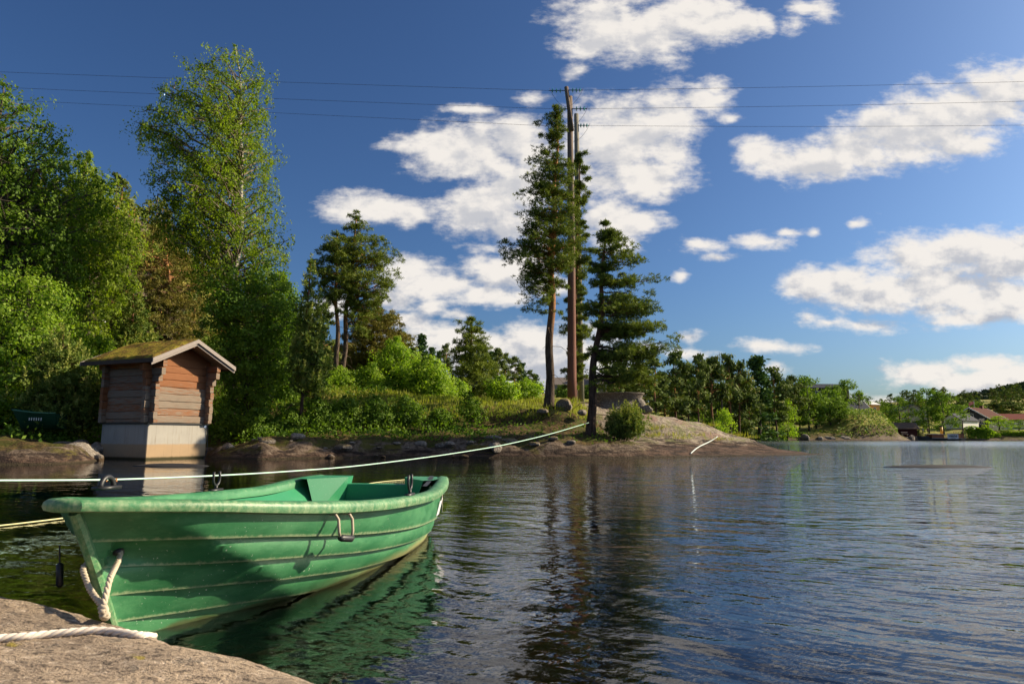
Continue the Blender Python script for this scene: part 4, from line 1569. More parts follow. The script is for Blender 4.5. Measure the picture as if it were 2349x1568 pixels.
# ------------------------------------------------------------------ utility poles and lines
def pole_mat(name, a, b):
    def fn(t, out):
        c = t.coord()
        n = t.noise(t.scale(c, (9, 9, .5)), 1.6, 6, .65)
        n2 = t.noise(c, 1.0, 3)
        col = t.mix(n, a, b)
        col = t.mix(t.smooth(n2, .5, .7), col, tuple(.6 * v for v in a))
        pbr(t, out, col, .85, t.bump(n, .6, .02), spec=.2)
    return mat(name, fn)


def _pm(t, out):
    c = t.coord()
    n = t.noise(t.scale(c, (9, 9, .5)), 1.6, 6, .65)
    z = t.sep(c)[2]
    k = t.smooth(t.math('ADD', z, t.math('MULTIPLY_ADD', n, 3.0, -1.5)), 3.0, 10.0)
    lo = t.mix(n, (.30, .13, .09), (.12, .065, .05))
    hi = t.mix(n, (.25, .19, .145), (.09, .065, .05))
    pbr(t, out, t.mix(k, lo, hi), .85, t.bump(n, .6, .02), spec=.2)


pm1 = mat('red_brown_pole', _pm)
pm2 = pole_mat('grey_pole', (.30, .28, .22), (.15, .14, .11))
pm3 = pole_mat('top_pole', (.25, .145, .105), (.11, .07, .055))
m_glass = simple('green_glass_insulator', (.02, .42, .36), .15, .05, spec=.9)
m_steel = simple('dark_steel', (.05, .05, .055), .5, .1, metal=.5)
m_wire = simple('wire', (.02, .025, .05), .6, .05)
b1, t1 = W(1312, 926, 33.0), W(1307, 222, 33.0)
bx_ = Vector(b1)
pole1 = thing('utility_pole', 'tall reddish brown utility pole with a leaning top pole between the two big pines', 'utility pole', tuple(b1))
rel = lambda p, o=b1: np.array(p) - np.array(o)
q = MB()
mid = W(1311, 560, 33.0)
q.tube([rel(b1) - np.array([0, 0, .5]), rel(W(1311.7, 860, 33)), rel(W(1311.5, 800, 33)), rel(W(1311, 680, 33)), rel(mid), rel(W(1309, 400, 33)), rel(t1)], [.235, .222, .212, .197, .18, .16, .135], 14)
q.obj('pole_shaft', pm1, pole1, smooth=True)
q = MB()
q.tube([rel(W(1312, 300, 32.75)), rel(W(1299, 200, 32.75))], [.11, .105], 12)
q.obj('leaning_top_pole', pm1, pole1, smooth=True)
b2, t2_ = W(1332, 925, 35.0), W(1322, 262, 35.0)
pole2 = thing('utility_pole', 'slimmer grey utility pole standing just behind the reddish brown one', 'utility pole', tuple(b2))
q = MB()
q.tube([np.array([0, 0, -.5]), rel(W(1328, 700, 35), b2), rel(W(1325, 450, 35), b2), rel(t2_, b2)], [.20, .165, .15, .125], 12)
q.obj('pole_shaft', pm2, pole2, smooth=True)


def insulator(px0, px1, py, Y, origin, parent):
    a, b = W(px0, py, Y) - origin, W(px1, py, Y) - origin
    q = MB()
    q.tube([a, b], .022, 6)
    o = q.obj('insulator_string', m_steel, parent)
    d = (b - a) / np.linalg.norm(b - a)
    for f in (.30, .55, .80):
        c_ = a + (b - a) * f
        q = MB()
        q.tube([c_ - d * .035, c_, c_ + d * .03], [.05, .135, .05], 12)
        q.obj('glass_disc', m_glass, o, smooth=True)


for (pa, pb, py, Y, o_, par) in ((1296, 1260, 208, 32.75, b1, pole1), (1304, 1337, 207, 32.75, b1, pole1), (1306, 1272, 250, 33, b1, pole1), (1312, 1347, 249.5, 33, b1, pole1), (1318, 1272, 290, 35, b2, pole2), (1324, 1352, 288, 35, b2, pole2)):
    insulator(pa, pb, py, Y, o_, par)
WIRES = [((-900, 128), (0, 162), (620, 192), (1260, 208), 32.75, (1337, 207), (1700, 203), (2349, 187), (3400, 150), 'uppermost overhead wire, running through the leaning pole top'),
         ((-900, 158), (0, 196), (620, 232), (1272, 250), 33.0, (1347, 249.5), (1700, 247), (2349, 232), (3400, 195), 'middle of the three overhead wires'),
         ((-900, 186), (0, 224), (620, 265), (1272, 290), 35.0, (1352, 288), (1700, 291), (2349, 287), (3400, 262), 'lowest overhead wire, running to the grey pole')]
for (a, b, c_, d, Y, e, f, g, h, lb) in WIRES:
    root = thing('power_line', lb, 'wire', tuple(W(*d, Y)))
    o = W(*d, Y)
    q = MB()

    def curve(pts):
        pts = np.array([W(x_, y_, Y) for x_, y_ in pts])
        co = np.polyfit(pts[:, 0], pts[:, 2], 2)
        X_ = np.linspace(pts[0][0], pts[-1][0], 60)
        Z_ = np.polyval(co, X_)
        Z_ += np.interp(X_, [pts[0][0], pts[-1][0]], [pts[0][2] - np.polyval(co, pts[0][0]), pts[-1][2] - np.polyval(co, pts[-1][0])])
        return np.stack([X_, np.full(60, Y), Z_], -1) - o
    q.tube(curve([a, b, c_, d]), .008, 5)
    q.obj('left_span', m_wire, root)
    q = MB()
    q.tube(curve([e, f, g, h]), .008, 5)
    q.obj('right_span', m_wire, root)
    q = MB()
    A_, B_ = W(*d, Y) - o, W(*e, Y) - o
    q.tube([A_ * (1 - s_) + B_ * s_ + np.array([0, -.25, -1.0 * math.sin(math.pi * s_) ** .8]) for s_ in np.linspace(0, 1, 16)], .008, 5)
    q.obj('jumper', m_wire, root)

# ------------------------------------------------------------------ buildings
m_white = simple('white_paint', (.72, .71, .67), .7, .06, 2)
m_yellow = simple('yellow_paint', (.62, .38, .11), .75, .08, 2)
m_grey = simple('grey_paint', (.42, .42, .38), .75, .08, 2)
m_dark = simple('dark_paint', (.045, .05, .055), .75, .1, 2)
m_red = simple('dark_red_paint', (.075, .018, .014), .8, .15, 2)
m_tile = simple('red_brown_tiles', (.085, .030, .020), .85, .25, 3, spec=.05)
m_slate = simple('slate_roof', (.045, .05, .065), .7, .15, 2, spec=.05)
m_greyroof = simple('grey_roof', (.17, .145, .13), .8, .15, 2, spec=.05)
m_plinth = simple('stone_plinth', (.28, .23, .18), .9, .2, 3)
m_pane = simple('window_glass', (.03, .04, .055), .12, .1, spec=.9)


def facade_box(parent, name, c, s, m):
    q = MB()
    q.box(c, s)
    return q.obj(name, m, parent)


def siding(name, base, pitch=.28):
    def fn(t, out):
        c = t.coord()
        z = t.sep(c)[2]
        s = t.math('PINGPONG', z, pitch / 2)
        n = t.noise(c, 2, 4)
        col = t.mix(t.smooth(s, .03, 0), base, tuple(v * .55 for v in base))
        col = t.mix(t.math('MULTIPLY', n, .3), col, tuple(v * .7 for v in base))
        pbr(t, out, col, .8, t.bump(s, .6, .05), spec=.2)
    return mat(name, fn)


def house(label, x, y, z, L, Wd, hw, hr, rz, mw, mr, over=.5, name='house', base=None, windows=(), chimney=None, trim=None, cat='house', drop=3.0):
    """long axis = local x (length L), width Wd; ridge along x; (x, y) centre; z floor; windows: (face, u, zc, w, h)"""
    r = thing(name, label, cat, (x, y, z), rz)
    q = MB()
    h2 = Wd / 2
    P = [(-L / 2, -h2, -drop), (L / 2, -h2, -drop), (L / 2, h2, -drop), (-L / 2, h2, -drop), (-L / 2, -h2, hw), (L / 2, -h2, hw), (L / 2, h2, hw), (-L / 2, h2, hw), (-L / 2, 0, hw + hr), (L / 2, 0, hw + hr)]
    q.poly(P, [(0, 1, 5, 4), (1, 2, 6, 5), (2, 3, 7, 6), (3, 0, 4, 7), (4, 8, 7), (5, 6, 9)])
    q.obj('wall', mw, r)
    if base:
        q = MB()
        q.box((0, 0, -drop / 2 + .0), (L + .08, Wd + .08, drop))
        q.obj('plinth', base, r)
    sl_ = hr / h2
    for sg in (-1, 1):
        q = MB()
        ye = sg * (h2 + over)
        ze = hw - sl_ * over + .03
        th = .16
        lo = over
        Pt = [(-L / 2 - lo, 0, hw + hr + .03), (L / 2 + lo, 0, hw + hr + .03), (L / 2 + lo, ye, ze), (-L / 2 - lo, ye, ze)]
        Pb = [(p_[0], p_[1], p_[2] + th) for p_ in Pt]
        f = [(0, 3, 2, 1), (4, 5, 6, 7), (0, 1, 5, 4), (1, 2, 6, 5), (2, 3, 7, 6), (3, 0, 4, 7)]
        if sg > 0:
            f = [k[::-1] for k in f]
        q.poly(Pt + Pb, [k[::-1] for k in f])
        q.obj('roof', mr, r)
        if trim:
            for e_ in (-1, 1):
                q = MB()
                xe_ = e_ * (L / 2 + lo + .05)
                Pv = []
                for dx in (-.05, .05):
                    Pv += [(xe_ + dx, 0, hw + hr + .22), (xe_ + dx, ye, ze + .2), (xe_ + dx, ye, ze - .10), (xe_ + dx, 0, hw + hr - .10)]
                q.poly(Pv, [(0, 1, 2, 3), (7, 6, 5, 4), (0, 4, 5, 1), (1, 5, 6, 2), (2, 6, 7, 3), (3, 7, 4, 0)])
                q.obj('bargeboard', trim, r)
    for (face, u, zc, w_, h_) in windows:
        s_ = -1 if face in ('front', 'left') else 1
        if face in ('front', 'back'):
            cc = (u, s_ * (h2 + .03), zc)
            sz = (w_, .08, h_)
            pz = (u, s_ * (h2 + .06), zc)
            gz_ = (w_ - .22, .06, h_ - .22)
            mz = (.07, .12, h_ - .1)
        else:
            cc = (s_ * (L / 2 + .03), u, zc)
            sz = (.08, w_, h_)
            pz = (s_ * (L / 2 + .06), u, zc)
            gz_ = (.06, w_ - .22, h_ - .22)
            mz = (.12, .07, h_ - .1)
        o = facade_box(r, 'window', cc, sz, m_white)
        facade_box(o, 'pane', pz, gz_, m_pane)
        facade_box(o, 'mullion', (pz[0], pz[1], pz[2]), mz, m_white)
    if chimney:
        cx, cy, ch, cw = chimney
        facade_box(r, 'chimney', (cx, cy, hw + hr), (cw, cw, ch), simple('chimney_brick', (.16, .05, .035), .85, .2))
    return r


hp = W(1330, 897, 140)
house('grey single-storey house with white windows seen between the big pine trunks', hp[0], hp[1] + 4, hp[2], 9.6, 7.5, 1.35, 1.6, 0.05, siding('grey_siding', (.26, .25, .24)), m_greyroof, .55,
      windows=[('front', -3.35, .55, 1.05, 1.25), ('front', -2.0, .55, 1.05, 1.25), ('front', 1.75, .55, 1.05, 1.25), ('front', 2.75, .55, 1.05, 1.25)], chimney=(1.0, 0, 1.1, .5), drop=4)
hp = W(2262, 984, 186)
house('dark house with brown-red tiled roof and white gable boards on the far shore', hp[0] + .4, hp[1] + 3, hp[2], 12.5, 8.2, 3.0, 2.7, math.radians(38), siding('dark_siding', (.05, .055, .06)), m_tile, .7,
      windows=[('left', .2, 3.5, 1.9, 1.3), ('left', -2.6, 2.0, 1.2, 1.6), ('front', -3.5, 1.4, 1.6, 1.4), ('front', 1.5, 1.4, 1.6, 1.4)], chimney=(2.5, 0, 1.6, .8), trim=m_white)
hp = W(2219, 983, 177)
house('long white building with a dark slate roof on a stone plinth beside the tiled house', hp[0] + .2, hp[1] + 3, hp[2], 8.6, 5, 2.1, 1.7, math.radians(32), m_white, m_slate, .3, name='white_building', base=m_plinth, cat='building',
      windows=[('front', .4, -.75, .9, .8)])
hp = W(2335, 974, 205)
house('small white house with a pale red roof at the right end of the far shore', hp[0], hp[1] + 3, hp[2], 9, 6.5, 1.6, 1.6, 0.0, m_white, simple('pale_red_roof', (.17, .055, .045), .9, .15, 2, spec=.05), .5,
      windows=[('front', -2.8, .5, 1.2, 1.1), ('front', .8, .5, 1.2, 1.1)])
hp = W(2102, 975, 190)
house('grey gabled house with one small dark attic window half hidden by the round tree', hp[0], hp[1] + 4, hp[2], 9, 7.0, 3.9, 1.8, math.radians(82), siding('pale_siding', (.44, .43, .37)), m_slate, .35,
      windows=[('left', .9, 4.3, .8, 1.1), ('left', -1.3, .7, 1.6, .9)])
hp = W(2001, 952, 188)
house('yellow house with a white corner above the flowering bank', hp[0], hp[1] + 3, hp[2], 5, 4.4, 2.9, .7, math.radians(12), m_yellow, m_white, .25, windows=[('front', -1.2, 1.6, .9, 1.2), ('front', .9, 1.6, .9, 1.2)])
hp = W(2018, 963, 184)
house('low yellow annexe below the yellow house', hp[0], hp[1] + 2, hp[2], 5.2, 3.5, 1.4, .3, math.radians(4), m_yellow, m_yellow, .2, name='annexe', cat='building', windows=[('front', .6, .6, 1.4, .8)])
hp = W(1965, 952, 176)
house('dark red barn with a pale roof edge above the flowering bank', hp[0], hp[1] + 3, hp[2], 8.2, 4.2, 1.7, 1.7, math.radians(14), siding('barn_red', (.07, .018, .014)), m_slate, .35, name='barn', cat='barn', trim=m_white)
hp = W(2082, 999, 163)
house('dark red boathouse with a brown tiled roof at the water', hp[0], hp[1] + 1.9, hp[2], 5.0, 3.6, 1.75, 1.2, math.radians(-7), siding('boathouse_red', (.06, .016, .014)), simple('boathouse_roof', (.14, .10, .075), .85, .25, 4, spec=.05), .35, name='boathouse', cat='boathouse', trim=m_plinth)
hp2 = W(2076, 999, 160.8)
bench = thing('bench', 'small pale bench in front of the dark red boathouse', 'bench', tuple(hp2))
for (nm, c_, s_) in (('seat', (0, 0, .42), (1.5, .4, .07)), ('backrest', (0, .2, .8), (1.5, .06, .2)), ('leg', (-.6, 0, .2), (.08, .35, .4)), ('leg', (.6, 0, .2), (.08, .35, .4))):
    facade_box(bench, nm, c_, s_, simple('pale_wood', (.55, .42, .32), .8))
# far roofs glimpsed between the forest trees
hp = W(1868, 912, 190)
house('dark house with a low pitched roof half hidden by trees behind the shore wood', hp[0] + 2, hp[1], hp[2], 12, 7, 2.5, 1.2, 0.1, siding('brown_siding', (.10, .05, .04)), m_slate, .5, windows=[('front', -3, .9, 1.4, 1.6), ('front', 1.4, .9, 1.4, 1.6)], drop=8)

# red canopy over the boat landing
hp = W(1750, 1002, 139.5)
can = thing('canopy', 'low rust red canopy on two pale posts at the edge of the shore wood', 'canopy', (hp[0], hp[1], 0))
q = MB()
q.box((0, .8, 2.28), (4.1, 2.6, .16), R=np.array(Matrix.Rotation(math.radians(-4), 3, 'Y')))
q.obj('canopy_roof', simple('rust_red', (.22, .05, .03), .7), can)
for dx in (.35, 1.75):
    q = MB()
    q.box((dx, -.3, 1.0), (.2, .2, 2.5))
    q.obj('post', simple('pale_post', (.30, .28, .26), .8), can)
q = MB()
q.box((0, 2.0, .9), (4.0, .1, 2.4))
q.obj('back_panel', m_dark, can)

# poles on the far shore
for (px, y0_, y1_, Y, lb, nm, ct) in ((1970, 952, 905, 172, 'dark utility pole beside the red barn', 'utility_pole', 'utility pole'), (2208, 994, 965, 160, 'slender dark mast in front of the white building', 'mast', 'mast'), (2083, 975, 930, 178, 'dark utility pole in front of the grey gabled house', 'utility_pole', 'utility pole')):
    a_, b_ = W(px, y0_, Y), W(px, y1_, Y)
    r_ = thing(nm, lb, ct, tuple(a_))
    q = MB()
    q.tube([np.array([0, 0, -2.5]), b_ - a_], [.16, .11], 7)
    q.obj('shaft', pm3, r_)
    if nm == 'utility_pole':
        q = MB()
        q.box(tuple(b_ - a_ - np.array([0, 0, .4])), (1.1, .1, .1))
        q.obj('crossarm', pm3, r_)
a_, b_ = W(2234, 940, 200), W(2234, 919, 200)
r_ = thing('flagpole', 'white flagpole with a red and white flag behind the tiled house', 'flagpole', (a_[0], a_[1], a_[2]))
q = MB()
q.tube([np.array([0, 0, -5.5]), b_ - a_], [.09, .06], 7)
q.obj('mast', m_white, r_)
q = MB()
top = b_ - a_
U, V = np.meshgrid(np.linspace(0, 1, 9), np.linspace(0, 1, 5))
q.grid(np.stack([top[0] - .08 - 1.5 * U, top[1] + .15 * np.sin(U * 7), top[2] - .1 - .9 * V - .5 * U], -1), .5)
q.obj('flag', simple('flag_red', (.60, .20, .18), .8), r_)

# street lamps
def lamp(px, py, Y, lb, arm=.5, globe=False, ground_z=None):
    t_ = W(px, py, Y)
    gz_ = gh(t_[0], t_[1]) if ground_z is None else ground_z
    r_ = thing('street_lamp', lb, 'street lamp', (t_[0], t_[1], gz_))
    H_ = t_[2] - gz_
    q = MB()
    q.tube([(0, 0, -.3), (0, 0, H_)], [.07, .045], 8)
    q.obj('pole', simple('galvanised', (.38, .40, .42), .5, .1), r_)
    q = MB()
    if globe:
        q.tube([(0, 0, H_ - .02), (0, 0, H_ + .03), (0, 0, H_ + .09), (0, 0, H_ + .13)], [.20, .21, .15, .03], 14)
    else:
        q.box((arm * .5, 0, H_), (arm, .2, .13))
    q.obj('lamp_head', simple('lamp_white', (.75, .78, .82), .4, .04), r_, smooth=globe)


lamp(232, 738, 36, 'street lamp with a white domed head among the leaves above the shed', globe=True)
lamp(1390, 883, 110, 'grey street lamp beside the gable of the grey house', .8)
lamp(1449, 887, 112, 'street lamp half hidden in the pines right of the grey house', .8)

# two beached boats in the shade of the left bank
def small_boat(px, py, Y, L, rz, lb, letter=False):
    p_ = W(px, py, Y)
    r_ = thing('beached_boat', lb, 'rowing boat', tuple(p_), rz)
    t_ = np.linspace(0, 1, 24)
    bw_ = .62 * np.sin(np.clip(t_ * 1.15 + .12, 0, 1) * np.pi * .5) ** .6 * (1 - .12 * np.clip(t_ - .8, 0, 1) * 5)
    bw_[0] = .03
    q = MB()
    for sg in (1, -1):
        rows = [np.stack([t_ * L + (1 - f) * 0 + .25 * (1 - f) * (1 - t_), sg * bw_ * (f ** .55 if f else 0), .02 + .5 * f + .12 * (1 - t_) ** 2 * f], -1) for f in (0, .15, .35, .6, .85, 1.0)]
        q.grid(np.array(rows), .1, flip=(sg < 0))
    for i in range(5):
        pass
    q.poly([(L, -bw_[-1], .52), (L, bw_[-1], .52), (L, bw_[-1] * .5, .05), (L, -bw_[-1] * .5, .05)], [(0, 3, 2, 1)], a=.1)
    q.obj('hull', simple('shaded_green_hull', (.012, .075, .04), .5, .15), r_, smooth=True)  # hull green darkened to stand in for the deep shade
    q = MB()
    for sg in (1, -1):
        q.tube([(t_[i] * L, sg * bw_[i], .53 + .12 * (1 - t_[i]) ** 2) for i in range(24)], .028, 6)
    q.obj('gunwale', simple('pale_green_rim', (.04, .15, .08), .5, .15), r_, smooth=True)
    q = MB()
    q.box((L * .55, 0, .36), (.25, 1.0, .04))
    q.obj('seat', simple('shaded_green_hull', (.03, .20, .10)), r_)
    if letter:
        q = MB()
        for i in range(6):
            q.box((L * .52 + i * .07, -.635, .34), (.022, .012, .09))
        q.obj('hull_lettering', m_white, r_)


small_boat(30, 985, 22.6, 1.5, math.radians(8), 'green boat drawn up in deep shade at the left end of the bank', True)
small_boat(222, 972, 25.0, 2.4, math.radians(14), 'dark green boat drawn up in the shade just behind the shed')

# ------------------------------------------------------------------ ferry
fw = W(2158, 1009.5, 158)
fer = thing('ferry', 'small wooden passenger boat with a yellow funnel moored at the far shore', 'ferry', (fw[0], fw[1], 0), math.radians(2))
q = MB()
ts = np.linspace(0, 1, 22)
hbw = 1.35 * np.clip(np.sin(np.clip(ts * 2.2, 0, 1) * np.pi / 2), .03, 1) * (1 - .35 * np.clip(ts - .85, 0, 1) / .15)
for sg in (1, -1):
    rows = [np.stack([-5.3 + ts * 10.6 - (f - .5) * .5 * (ts < .1), sg * hbw * (.75 + .25 * f), -.3 + f * (.85 + .35 * (1 - ts) ** 3)], -1) for f in (0, .4, .8, 1)]
    q.grid(np.array(rows), .5, flip=(sg < 0))
    q.grid(np.array([rows[-1], rows[-1] * np.array([1, 0, 1])]), .5, flip=(sg < 0))
q.obj('hull', simple('ferry_hull', (.018, .028, .032), .5), fer, smooth=True)
m_varn = simple('varnished_wood', (.26, .085, .025), .5, .2)
m_orange = simple('orange_wood', (.50, .21, .04), .5, .15)
for nm, c_, s_, m_ in (('sheer_strake', (0.6, -1.36, .58), (7.2, .05, .08), m_grey), ('cabin', (-1.2, 0, 1.0), (2.8, 1.9, .9), m_varn), ('bow_tarpaulin', (-4.1, 0, .85), (1.8, 1.5, .5), simple('dark_tarp', (.03, .032, .04), .8)),
                       ('cabin_roof', (-1.4, 0, 1.50), (3.6, 2.1, .08), m_white), ('stern_cabin', (3.9, 0, 1.05), (1.8, 2.1, 1.1), m_varn), ('cabin_door', (3.55, -1.07, 1.05), (.7, .05, 1.0), m_orange), ('stern_roof', (3.6, 0, 1.66), (2.9, 2.3, .07), m_dark)):
    facade_box(fer, nm, c_, s_, m_)
q = MB()
q.tube([(.35, 0, 1.2), (.33, 0, 3.15)], [.30, .27], 12)
fun = q.obj('funnel', simple('funnel_yellow', (.72, .33, .02), .5, .06), fer, smooth=True)
q = MB()
q.tube([(.33, 0, 3.15), (.33, 0, 3.42)], [.285, .28], 12)
q.obj('funnel_cap', m_black, fun)
q = MB()
q.box((1.95, -1.42, 1.0), (2.55, .06, 1.12))
sb = q.obj('name_board', m_white, fer)
cu = bpy.data.curves.new('lettering', 'FONT')
cu.body = 'VIBBÅB'
cu.size = .62
cu.align_x = 'CENTER'
cu.extrude = .01
cu.offset = .012
to = bpy.data.objects.new('tmp', cu)
COL.objects.link(to)
bpy.context.view_layer.update()
me = bpy.data.meshes.new_from_object(to.evaluated_get(bpy.context.evaluated_depsgraph_get()))
bpy.data.objects.remove(to)
lo = bpy.data.objects.new('lettering', me)
me.materials.clear()
me.materials.append(m_black)
COL.objects.link(lo)
lo.parent = sb
lo.rotation_euler = (math.pi / 2, 0, 0)
lo.location = (1.95, -1.46, .86)
facade_box(sb, 'small_print', (1.95, -1.455, .62), (1.1, .01, .07), m_dark)
q = MB()
for x_ in np.linspace(2.4, 5.0, 8):
    q.tube([(x_, -1.15, 1.68), (x_, -1.15, 2.1)], .03, 5)
q.tube([(2.4, -1.15, 2.1), (5.0, -1.15, 2.1)], .03, 5)
tag(q.obj('railing', m_steel, fer), kind=None)
q = MB()
for z_ in (.6, .85, 1.1, 1.35, 1.6):
    q.box((5.25, -.6, z_), (.45, .5, .07))
q.obj('boarding_step', simple('pale_wood', (.55, .42, .32)), fer)


# ------------------------------------------------------------------ people (small, far away)
def person(px, py, Y, H, lb, top, legs, hair, face=1.0, skirt=False):
    p_ = W(px, py, Y)
    me = bpy.data.meshes.new('person')
    k = H / 1.7
    J = {'pel': (0, 0, .95), 'ch': (0, .02, 1.28), 'neck': (0, .01, 1.47), 'head': (0, -.02, 1.60), 'ht': (0, 0, 1.70),
         'sl': (-.17, 0, 1.40), 'sr': (.17, 0, 1.40), 'el': (-.24, .03, 1.13), 'er': (.24, .03, 1.13), 'wl': (-.23, -.08, .90), 'wr': (.23, -.08, .90), 'fl': (-.23, -.10, .80), 'fr': (.23, -.10, .80),
         'hl': (-.09, 0, .90), 'hr': (.09, 0, .90), 'kl': (-.10, -.03, .50), 'kr': (.12, .04, .50), 'al': (-.10, .02, .08), 'ar': (.13, .10, .08), 'tl': (-.10, -.13, .03), 'tr': (.14, -.05, .03)}
    Rr = {'pel': .145, 'ch': .15, 'neck': .055, 'head': .10, 'ht': .07, 'sl': .06, 'sr': .06, 'el': .042, 'er': .042, 'wl': .03, 'wr': .03, 'fl': .03, 'fr': .03, 'hl': .09, 'hr': .09, 'kl': .058, 'kr': .058, 'al': .042, 'ar': .042, 'tl': .035, 'tr': .035}
    E = [('pel', 'ch'), ('ch', 'neck'), ('neck', 'head'), ('head', 'ht'), ('ch', 'sl'), ('ch', 'sr'), ('sl', 'el'), ('sr', 'er'), ('el', 'wl'), ('er', 'wr'), ('wl', 'fl'), ('wr', 'fr'), ('pel', 'hl'), ('pel', 'hr'), ('hl', 'kl'), ('hr', 'kr'), ('kl', 'al'), ('kr', 'ar'), ('al', 'tl'), ('ar', 'tr')]
    ks = list(J)
    me.from_pydata([tuple(np.array(J[a]) * k) for a in ks], [(ks.index(a), ks.index(b)) for a, b in E], [])
    o = bpy.data.objects.new('person', me)
    COL.objects.link(o)
    sk = o.modifiers.new('skin', 'SKIN')
    for i, a in enumerate(ks):
        me.skin_vertices[0].data[i].radius = (Rr[a] * k, Rr[a] * k)
        me.skin_vertices[0].data[i].use_root = (a == 'pel')
    ss = o.modifiers.new('sub', 'SUBSURF')
    ss.levels = ss.render_levels = 1

    def fn(t, out):
        c = t.coord()
        x, y, z = t.sep(c)[:]
        skin = (.45, .26, .18)
        col = t.mix(t.smooth(z, .93 * k, .97 * k), legs, top)
        arm = t.math('MULTIPLY', t.smooth(t.math('ABSOLUTE', x), .19, .21), t.smooth(z, 1.15 * k, 1.1 * k))
        col = t.mix(arm, col, skin)
        col = t.mix(t.smooth(z, 1.44 * k, 1.47 * k), col, skin)
        hz_ = t.math('MULTIPLY_ADD', y, 1.0, z)
        col = t.mix(t.smooth(hz_, 1.60 * k, 1.63 * k), col, hair)
        pbr(t, out, col, .8, spec=.2)
    me.materials.append(mat('person_' + lb[:24].replace(' ', '_'), fn))
    o.location = tuple(p_)
    o.rotation_euler.z = face
    tag(o, lb, 'person')


person(2118, 995.5, 164.5, 1.65, 'standing person in a white top and pale trousers between the boathouse and the ferry', (.70, .68, .72), (.45, .36, .25), (.45, .25, .15), .3)
person(2129, 996, 164.0, 1.6, 'standing person in dark clothes next to the one in white', (.12, .06, .08), (.03, .03, .035), (.12, .05, .03), -.5)
# ------------------------------------------------------------------ vegetation
def bark(name, lo, hi, z0, z1, scale=(10, 10, 2.0)):
    def fn(t, out):
        c = t.coord()
        z = t.sep(c)[2]
        n = t.noise(t.scale(c, scale), 1.5, 6, .7)
        n1 = t.noise(c, 1.2, 3)
        zz = t.math('ADD', z, t.math('MULTIPLY_ADD', n1, 2.4, -1.2))
        k = t.smooth(zz, z0, z1)
        a = t.mix(t.smooth(n, .4, .62), lo, tuple(.38 * v for v in lo))
        b = t.mix(t.smooth(n, .45, .7), hi, tuple(.55 * v for v in hi))
        pbr(t, out, t.mix(k, a, b), .9, t.bump(n, .8, .04), spec=.15)
    return mat(name, fn)


def birch_bark(t, out):
    c = t.coord()
    n = t.noise(t.scale(c, (3, 3, 9)), 1.3, 5, .7)
    z = t.sep(c)[2]
    k = t.smooth(t.math('ADD', t.smooth(z, 3.5, 0.0), t.math('MULTIPLY_ADD', n, 1.2, -.6)), .45, .6)
    col = t.mix(t.smooth(n, .52, .60), (.55, .50, .43), (.05, .04, .035))
    col = t.mix(k, col, (.055, .045, .035))
    pbr(t, out, col, .8, spec=.2)


m_pbark = bark('pine_bark', (.13, .095, .07), (.50, .235, .10), 2.6, 6.0)
m_pbark2 = bark('dark_pine_bark', (.11, .07, .052), (.27, .13, .065), 2.0, 7.0)
m_bbark = mat('birch_bark', birch_bark)
m_blimb = simple('birch_limbs', (.16, .12, .09), .85, .4, 5)
m_dbark = bark('grey_bark', (.11, .09, .07), (.13, .11, .085), 3, 6)
L_birch = leaf_mat('birch_leaves', (0.085, 0.152, 0.015), (0.317, 0.403, 0.032), .50, .45, (0.378, 0.416, 0.048))
L_alder = leaf_mat('broad_leaves', (0.059, 0.128, 0.012), (0.201, 0.311, 0.024), .38)
L_fresh = leaf_mat('fresh_leaves', (0.122, 0.232, 0.020), (0.366, 0.488, 0.041), .50, .45, (0.473, 0.567, 0.076))
L_pine = leaf_mat('pine_needles', (.050, .095, .018), (.270, .310, .048), .18, .5, (0.265, 0.209, 0.056))
L_pineb = leaf_mat('bronze_needles', (0.073, 0.085, 0.020), (0.299, 0.238, 0.049), .18, .5, (0.378, 0.189, 0.056))
L_shoot = leaf_mat('young_pine_needles', (0.061, 0.122, 0.022), (0.238, 0.293, 0.055), .22, .5, (0.416, 0.416, 0.113))
L_spruce = leaf_mat('spruce_needles', (0.032, 0.078, 0.027), (0.110, 0.189, 0.049), .12)
L_far = leaf_mat('far_pine_needles', (.036, .072, .017), (.150, .190, .036), .18, .5, (0.283, 0.189, 0.056))
L_farg = leaf_mat('far_broad_leaves', (0.067, 0.140, 0.020), (0.226, 0.329, 0.037), .3)
L_hill = leaf_mat('hill_foliage', (0.073, 0.110, 0.020), (0.268, 0.281, 0.041), .25, .5, (0.322, 0.209, 0.066))


def rnd_unit(R, n):
    v = R.normal(size=(n, 3))
    return v / (np.linalg.norm(v, axis=1)[:, None] + 1e-9)


def rhombi(mb, C, A, B, v):
    "quads with half axes A and B around C; two triangles each"
    n = len(C)
    P = np.empty((n, 4, 3))
    P[:, 0] = C - A
    P[:, 1] = C + B
    P[:, 2] = C + A
    P[:, 3] = C - B
    mb.add(P.reshape(-1, 3), np.arange(4 * n).reshape(n, 4), a=np.repeat(v, 4).astype(np.float32))


def leaves(mb, R, C, size, v, asp=.62, hang=0.0, N=None):
    n = len(C)
    A = rnd_unit(R, n)
    if N is not None:
        A = np.cross(N + .55 * rnd_unit(R, n), A)
        A /= np.linalg.norm(A, axis=1)[:, None] + 1e-9
    if hang:
        A[:, 2] -= hang
        A /= np.linalg.norm(A, axis=1)[:, None]
    D = rnd_unit(R, n)
    if N is not None:
        D = N + .55 * D
    B = np.cross(A, D)
    B /= np.linalg.norm(B, axis=1)[:, None] + 1e-9
    s = size * R.uniform(.65, 1.3, n)
    rhombi(mb, C, A * s[:, None], B * (s * asp)[:, None], v)


